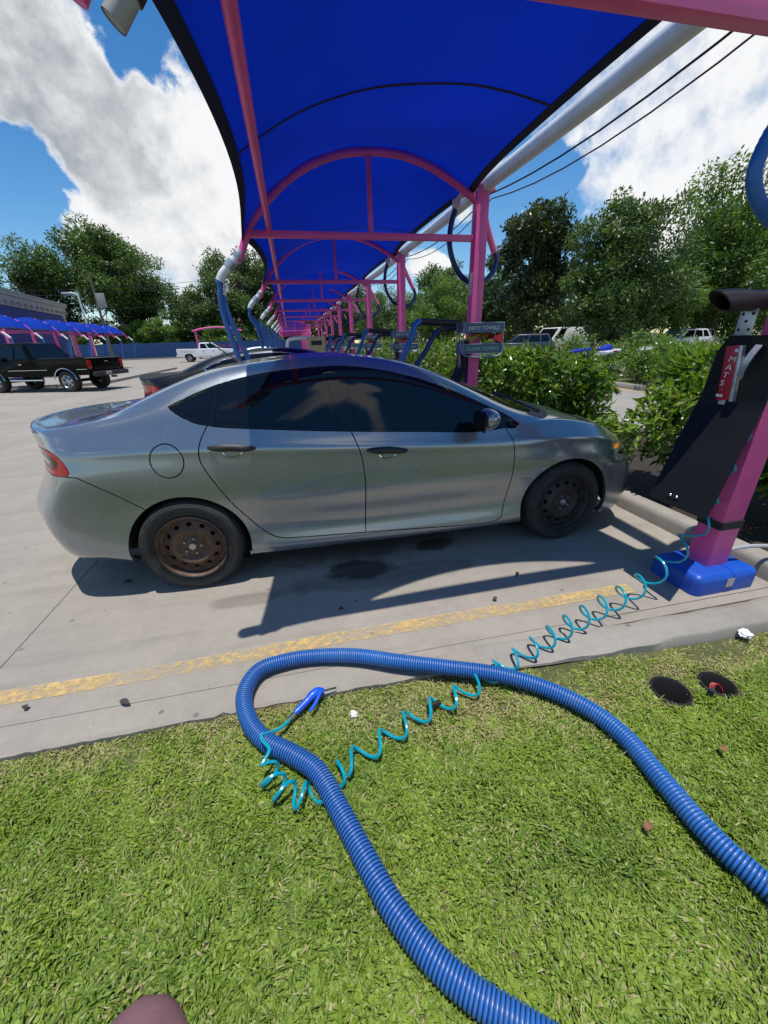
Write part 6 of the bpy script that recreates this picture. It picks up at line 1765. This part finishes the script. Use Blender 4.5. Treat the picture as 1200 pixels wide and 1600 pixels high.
# ------------------------------------------------------------------ trees, hedges
def leaves_mesh(name, C, N, size, mat, up=.35, aspect=.45, fold=True, seed=0, tint_shift=0.0, droop=.25):
    """C: list of clumps (centre, radii, share); leaf-sized faces spread through the outer part of each clump"""
    r = np.random.default_rng(seed)
    w = np.array([c[2] for c in C], float); w /= w.sum()
    idx = r.choice(len(C), N, p=w)
    ctr = np.array([c[0] for c in C], float)[idx]; rad = np.array([c[1] for c in C], float)[idx]
    u = r.normal(size=(N, 3)); u /= np.linalg.norm(u, axis=1)[:, None]
    rr = (.45 + .62 * r.random(N) ** .6) * (1 + .16 * r.normal(size=N))
    P = ctr + u * rad * rr[:, None]
    # leaf axis: outwards and random, a little drooping
    d = u * .8 + r.normal(size=(N, 3)) * .75 + np.array([0, 0, -droop]); d /= np.linalg.norm(d, axis=1)[:, None]
    nrm = u * .5 + r.normal(size=(N, 3)) * .6 + np.array([0, 0, up * 2]); 
    s = np.cross(d, nrm); s /= np.linalg.norm(s, axis=1)[:, None] + 1e-9
    nn = np.cross(s, d)
    L = size * r.uniform(.6, 1.25, N); W = L * aspect * r.uniform(.75, 1.2, N) / 2
    tc = r.normal(size=len(C)) * .22
    tint = np.clip(.42 + tint_shift + tc[idx] + .20 * r.normal(size=N) + .10 * u[:, 2], 0, .84)
    odd = r.random(N) < .015
    tint = np.where(odd, .95, tint)
    if fold:
        a = P; m = P + d * (L * .5)[:, None] - nn * (W * .45)[:, None]; t = P + d * L[:, None]
        V = np.stack([a, m + s * W[:, None] + nn * (W * .45)[:, None], t, m - s * W[:, None] + nn * (W * .45)[:, None], m], 1)
        k = np.arange(N)[:, None] * 5
        F = np.concatenate([k + np.array([[0, 4, 1]]), k + np.array([[4, 2, 1]]), k + np.array([[0, 3, 4]]), k + np.array([[4, 3, 2]])], 0)
        q = 5
    else:
        V = np.stack([P, P + d * (L * .55)[:, None] + s * W[:, None], P + d * L[:, None], P + d * (L * .45)[:, None] - s * W[:, None]], 1)
        F = np.arange(N)[:, None] * 4 + np.array([[0, 1, 2, 3]]); q = 4
    return fast_mesh(name, V.reshape(-1, 3), F, mat, {'tint': np.repeat(tint, q)})
def tree(name, label, loc, h, rx, zc, rz_, n_leaf, size, mat, bark, seed, trunk=.28, n_cl=46, lean=0.0, group=None, base=None, up=.35, aspect=.45, spread=1.0, tint=0.0, gap=.0):
    """tapered trunk, limbs to the leaf clumps, crown of leaf-sized faces"""
    r = random.Random(seed)
    t = thing(name, label, 'tree', loc, 0, group)
    b = MB(); z_fork = base if base is not None else max(.8, zc - rz_ * .75)
    tp = crom([(0, 0, -.2), (.05 * h * r.uniform(-.3, .3), 0, z_fork * .5), (lean * .5, .02 * h * r.uniform(-1, 1), z_fork), (lean, r.uniform(-.3, .3), zc), (lean * 1.2, r.uniform(-.4, .4), zc + rz_ * .75)], max(.3, h / 26))
    b.tube(tp, np.interp(np.linspace(0, 1, len(tp)), [0, .06, .45, 1], [trunk * 1.35, trunk, trunk * .62, trunk * .06]), 9)
    C = []
    for i in range(int(n_cl * 1.5)):
        for _ in range(30):
            th = r.uniform(0, 2 * math.pi); cz = r.uniform(-1, 1); rr = r.uniform(.15, 1) ** .55
            e = math.sqrt(max(0, 1 - cz * cz)); 
            p = Vector((lean + rx * rr * e * math.cos(th) * spread, rx * rr * e * math.sin(th), zc + rz_ * rr * cz))
            if mnoise.noise(Vector((p.x / rx * 1.3 + seed, p.y / rx * 1.3, p.z / rz_ * 1.3))) > -.18 + gap: break
        cr = rx * r.uniform(.12, .27) * (1.1 - .35 * rr)
        C.append((tuple(p), (cr * r.uniform(.9, 1.3), cr * r.uniform(.9, 1.3), cr * r.uniform(.65, 1.0)), cr ** 1.7))
        if i % 3 == 0:
            k = min(len(tp) - 1, int(len(tp) * r.uniform(.38, .8))); s = tp[k]; mid = (np.array(s) + np.array(p)) / 2 + np.array([0, 0, -.06 * rz_ * r.uniform(-.5, 1)])
            q = crom([tuple(s), tuple(mid), tuple(p)], max(.3, h / 22)); b.tube(q, np.linspace(trunk * .34, trunk * .05, len(q)), 6)
    b.build('trunk', bark, t)
    o = link('crown', leaves_mesh('crown', C, n_leaf, size, mat, up, aspect, False, seed, tint), t); o['kind'] = 'stuff'
    return t
# left, behind the fence
LF = M['leaf_far']
tree('pecan_tree', 'tallest broad tree behind the blue fence at the left, pale forked trunk showing', (-29.5, 84, 0), 20, 9.0, 11.6, 8.3, 52000, .48, LF, M['pale_bark'], 3, .55, 90, group='trees behind the blue fence', base=5.5, gap=.06)
tree('pecan_tree', 'broad tree with an airy crown rising behind the navy building roof', (-42.5, 82, 0), 17, 8.0, 9.6, 7.2, 34000, .48, LF, M['bark'], 8, .45, 66, group='trees behind the blue fence', base=4, gap=.08, lean=2)
tree('pecan_tree', 'bushy tree above the navy building at the left edge', (-53, 80, 0), 14, 7.0, 8.6, 6.0, 26000, .48, M['leaf_light'], M['bark'], 12, .4, 60, group='trees behind the blue fence', base=3)
tree('pecan_tree', 'rounded dark tree behind the fence directly above the white pickup', (-8.6, 86, 0), 17.5, 7.2, 9.5, 8.2, 44000, .45, M['leaf_mid'], M['bark'], 15, .45, 80, group='trees behind the blue fence', base=3)
tree('pecan_tree', 'lower dense tree between the two tall ones behind the fence', (-17.5, 84, 0), 11.5, 5.6, 6.4, 5.2, 28000, .42, M['leaf_mid'], M['bark'], 18, .35, 60, group='trees behind the blue fence', base=2)
tree('pecan_tree', 'tree behind the fence seen past the hanging blue hoses', (1.5, 92, 0), 16, 6.6, 8.6, 7.2, 20000, .55, M['leaf_mid'], M['bark'], 21, .4, 60, group='trees behind the blue fence', base=2)
tree('pecan_tree', 'shrubby young tree in front of the fence line by the far canopy', (-21.8, 77, 0), 6.2, 2.6, 3.6, 2.7, 7000, .38, M['leaf_light'], M['bark'], 25, .14, 30, group='trees behind the blue fence', base=1)
for k, (x, y, h, s) in enumerate(((-36, 78, 6.5, 31), (-27, 80, 5.5, 32), (-12.5, 79, 4.6, 33), (-6, 81, 5.5, 34), (-47, 76, 7.5, 35))):
    tree('bush', 'leafy undergrowth behind the blue fence, %s' % ('right of the tallest tree', 'under the tallest tree', 'left of the white pickup', 'above the white pickup', 'behind the navy building')[k], (x, y, 0), h, h * .75, h * .52, h * .5, 7500, .42, (M['leaf_far'], M['leaf_light'], M['leaf_light'])[k % 3], M['bark'], s, .12, 30, group='undergrowth behind the fence', base=.6)
# right, beyond the drive and the far hedge
tree('magnolia_tree', 'dark olive evergreen magnolia beyond the grey estate car', (20.6, 35, 0), 11.8, 3.5, 6.3, 5.6, 24000, .36, M['leaf_dark'], M['bark'], 41, .3, 90, base=1.4, aspect=.5)
tree('oak_tree', 'big dense evergreen oak filling the sky right of the magnolia', (21.4, 24.6, 0), 10.0, 3.7, 5.1, 4.8, 40000, .26, M['leaf_mid'], M['bark'], 44, .32, 120, base=1.0, aspect=.42)
tree('oak_tree', 'tall lighter green tree behind the white cars at the right', (36.5, 31, 0), 13.5, 6.4, 7.4, 6.4, 42000, .34, M['leaf_light'], M['bark'], 47, .4, 110, base=1.6, gap=.04, tint=-.12)
tree('oak_tree', 'green tree at the right edge beside the tall lighter one', (33.5, 21, 0), 8.6, 4.4, 5.2, 4.0, 30000, .28, M['leaf_light'], M['bark'], 49, .32, 90, base=1.2, tint=-.1)
tree('oak_tree', 'small bright tree between the oak and the tall lighter tree', (26.5, 26.2, 0), 5.8, 2.3, 3.5, 2.5, 15000, .24, M['leaf_light'], M['bark'], 53, .18, 50, base=.9)
tree('willow_tree', 'feathery light green tree seen left of the second pink pillar', (14.0, 40, 0), 7.4, 3.4, 3.9, 3.4, 22000, .30, M['leaf_light'], M['bark'], 57, .22, 70, base=.8, aspect=.25, tint=-.05)
tree('willow_tree', 'feathery grey green tree low behind the row of pillars', (9.8, 44, 0), 6.3, 3.2, 3.4, 2.9, 16000, .30, M['leaf_mid'], M['bark'], 59, .2, 60, base=.8, aspect=.25, tint=.12)
tree('oak_tree', 'dark round tree behind the feathery ones between the pillars', (18.6, 50, 0), 9.6, 4.3, 5.6, 4.3, 20000, .36, M['leaf_mid'], M['bark'], 61, .3, 70, base=1.2)
tree('oak_tree', 'dark tree at the far end of the pillar row', (8.2, 62, 0), 11.0, 5.0, 6.2, 5.0, 18000, .42, M['leaf_mid'], M['bark'], 63, .32, 70, base=1.4)
tree('oak_tree', 'tree seen through the far bare arches of the canopy row', (3.5, 98, 0), 13.0, 7.5, 7.0, 6.2, 16000, .5, M['leaf_mid'], M['bark'], 64, .32, 60, base=1.4)
tree('oak_tree', 'bushy tree between the pillars and the magnolia', (24.5, 48, 0), 8.5, 4.2, 4.6, 4.2, 18000, .36, M['leaf_far'], M['bark'], 66, .25, 70, base=.8)
tree('oak_tree', 'mass of dark foliage behind the right hand parked cars', (30, 40, 0), 8.0, 6.0, 4.4, 4.0, 22000, .4, M['leaf_mid'], M['bark'], 68, .28, 70, base=.8)
tree('oak_tree', 'dark foliage low at the right behind the mat board', (46, 36, 0), 11.0, 7.0, 6.0, 5.4, 24000, .42, M['leaf_mid'], M['bark'], 69, .28, 70, base=.8)
C = []
rw = random.Random(77)
for k in range(150):
    a = R(rw.uniform(-14, 88)); d = rw.uniform(105, 150)
    zz = rw.uniform(1.0, 8.5); cr = rw.uniform(2.2, 4.6)
    C.append(((d * math.sin(a), d * math.cos(a), zz), (cr, cr, cr * .8), cr * cr))
tag(link('distant_trees', leaves_mesh('distant_trees', C, 42000, .95, M['leaf_far'], .3, .5, False, 78)), 'low line of distant woodland closing the view beyond the far car park', 'woodland', kind='stuff')
def shrub(name, label, loc, h, rx, n_leaf, size, seed, group, mat, rows=16, aspect=.36):
    r = random.Random(seed)
    t = thing(name, label, 'shrub', loc, r.uniform(0, 6), group)
    b = MB(); C = []
    for i in range(rows):
        a = r.uniform(0, 6.28); d = rx * r.uniform(.1, .82); z = h * r.uniform(.30, .90)
        if z > h * .7: d *= .7
        p = (d * math.cos(a), d * math.sin(a), z); cr = rx * r.uniform(.26, .42)
        C.append((p, (cr, cr, cr * r.uniform(.7, 1.1)), cr ** 1.6))
        q = crom([(.12 * rx * math.cos(a), .12 * rx * math.sin(a), -.02), (p[0] * .5, p[1] * .5, z * .5), p], .08); b.tube(q, np.linspace(.013, .004, len(q)), 5)
    for i in range(10):      # upright shoots with their own leaves
        a = r.uniform(0, 6.28); d = rx * r.uniform(.1, .8); top = h * r.uniform(.86, 1.08)
        C.append(((d * math.cos(a), d * math.sin(a), top), (.06, .06, .09), .03))
        b.tube([(d * .8 * math.cos(a), d * .8 * math.sin(a), h * .6), (d * math.cos(a), d * math.sin(a), top)], [.006, .003], 5)
    b.build('stems', M['bark'], t)
    o = link('foliage', leaves_mesh('foliage', C, n_leaf, size, mat, .5, aspect, True, seed, .02, .15), t); o['kind'] = 'stuff'
    return t
NTH = ['first', 'second', 'third', 'fourth', 'fifth', 'sixth', 'seventh', 'eighth', 'ninth', 'tenth', 'eleventh', 'twelfth', 'thirteenth', 'fourteenth', 'fifteenth', 'sixteenth', 'seventeenth']
HG = 'shrubs in the bed beyond the kerb'
near = [(3.62, 2.95, 1.22, .66, 3800, 'shrub left of the mat board, its lower leaves turning red'), (3.72, 2.05, 1.26, .66, 3400, 'shrub hidden half behind the black mat board'), (3.8, 1.05, 1.15, .6, 2600, 'shrub right of the nearest pink pillar'), (4.55, 2.5, 1.25, .6, 2600, 'shrub behind the mat board, second row back'),
        (3.95, 5.0, 1.08, .52, 3200, 'shrub just past the saloon bonnet, right end of the long hedge'), (3.55, 5.55, 1.18, .66, 3400, 'bright shrub above the saloon bonnet right of the second pillar'), (3.75, 6.5, 1.2, .68, 3200, 'shrub behind the second pillar, right side'), (3.5, 7.5, 1.25, .7, 3000, 'shrub behind the towel bin of the second pillar'), (3.7, 8.6, 1.3, .75, 2600, 'shrub left of the second pillar'),
        (3.6, 9.9, 1.3, .8, 2400, 'shrub beside the third pillar'), (3.5, 11.4, 1.3, .85, 2200, 'shrub past the third pillar'), (3.5, 13.2, 1.35, .9, 2200, 'shrub near the fourth pillar'), (3.3, 15.4, 1.35, .95, 2000, 'shrub past the fourth pillar'), (3.2, 18, 1.4, 1.0, 2000, 'shrub far down the pillar row')]
for k, (x, y, h, rx, n, lb) in enumerate(near):
    shrub('hedge_shrub', 'leafy green ' + lb, (x, y, .03), h, rx, n, .122 if y < 9 else .115, 100 + k, HG, M['bush_leaf'])
shrub('young_shrub', 'small leafy sprig growing between the bonnet and the kerb', (3.45, 3.75, .03), .52, .26, 420, .085, 171, HG, M['bush_leaf'], 7)
for k in range(17):
    x = 10.3 + .25 * math.sin(k * 2.1) + .02 * k; y = 3.0 + 1.25 * k
    if abs(y - 12) < .9: x += .7
    shrub('far_shrub', '%s shrub from the near end of the hedge across the drive' % NTH[k], (x, y, 0), (1.02 + .16 * math.sin(k * 1.7)) * (1 if y < 13 else .62), .85, 1700, .12, 200 + k, 'hedge across the drive', M['bush_leaf'], 14)
for k in range(6):
    x = 13.0 + .5 * math.sin(k * 1.9); y = 6 + 2.3 * k
    shrub('far_shrub', 'darker shrub in the second hedge line, %s from the near end' % NTH[k], (x, y, 0), 1.25 + .2 * math.sin(k * 2.7), 1.25, 1900, .16, 240 + k, 'second hedge line', M['leaf_light'], 16)
# leaf litter on concrete and lawn
for k, (x, y, l, w, rz, mt, lb) in enumerate((
        (-.955, 1.50, .062, .014, -.6, 'dead_leaf', 'dark dry leaf on the concrete strip left of the hose'), (-1.33, 2.60, .05, .02, .4, 'dead_leaf', 'dark curled leaf in the shadow behind the rear wheel'), (.10, 1.93, .03, .016, .2, 'dead_leaf', 'small dark scrap on the yellow line'),
        (-1.40, 1.58, .03, .012, 2.0, 'dead_leaf', 'small dark scrap at the left end of the concrete strip'), (1.33, 2.02, .04, .012, .8, 'dead_leaf', 'dark twig like scrap by the canopy shadow'), (1.05, 1.80, .03, .014, 1.8, 'dead_leaf', 'small dark scrap beside the yellow line'),
        (.96, .545, .035, .012, .5, 'brown_leaf', 'small brown leaf lying on the lawn inside the hose bend'), (1.45, .70, .03, .012, 1.2, 'brown_leaf', 'reddish leaf on the lawn right of the hose'))):
    z = .006 if y > 1.35 else .02
    if 1.80 < y < 1.95: z = .009
    dry_leaf('dry_leaf', (x, y, z), l, w, rz, M[mt], lb)
# added shape on the lawn, standing in for a blurred fingertip over the lens
t = thing('fingertip_blur', 'dull mauve brown rounded stand in for a blurred fingertip at the bottom edge of the lawn', 'fingertip_blur', (-.545, .41, 0))
b = MB(); V = []; n = 24; rows = 16
for i in range(rows + 1):
    u = i / rows; y = .115 - .40 * u
    w = .135 * math.sqrt(max(0, 1 - (1 - min(1, u * 2.3)) ** 2)) ** 1.15; hgt = .085 * math.sqrt(max(0, 1 - (1 - min(1, u * 1.7)) ** 2)) + .03 * max(0, u - .5)
    for j in range(n):
        a = 2 * math.pi * j / n; V.append((w * math.cos(a), y, .0 + max(-.02, hgt * math.sin(a))))
b.add(V, [(i * n + j, i * n + (j + 1) % n, (i + 1) * n + (j + 1) % n, (i + 1) * n + j) for i in range(rows) for j in range(n)]); b.f += [tuple(rows * n + j for j in range(n))]; b.m.append(0)
o = b.build('blur_top', M['maroon'], t, angle=80)
s_ = MB(); P = [(.139 * math.sqrt(max(0, 1 - (1 - min(1, u * 2.3)) ** 2)) ** 1.15, .120 - .305 * u) for u in np.linspace(0, 1, 14)]
s_.prism(P + [(-x, y) for x, y in P[::-1][:-1]], 'xy', -.030, -.012); s_.build('blur_base', M['rubber'], t)
t.rotation_euler = (0, 0, R(8))
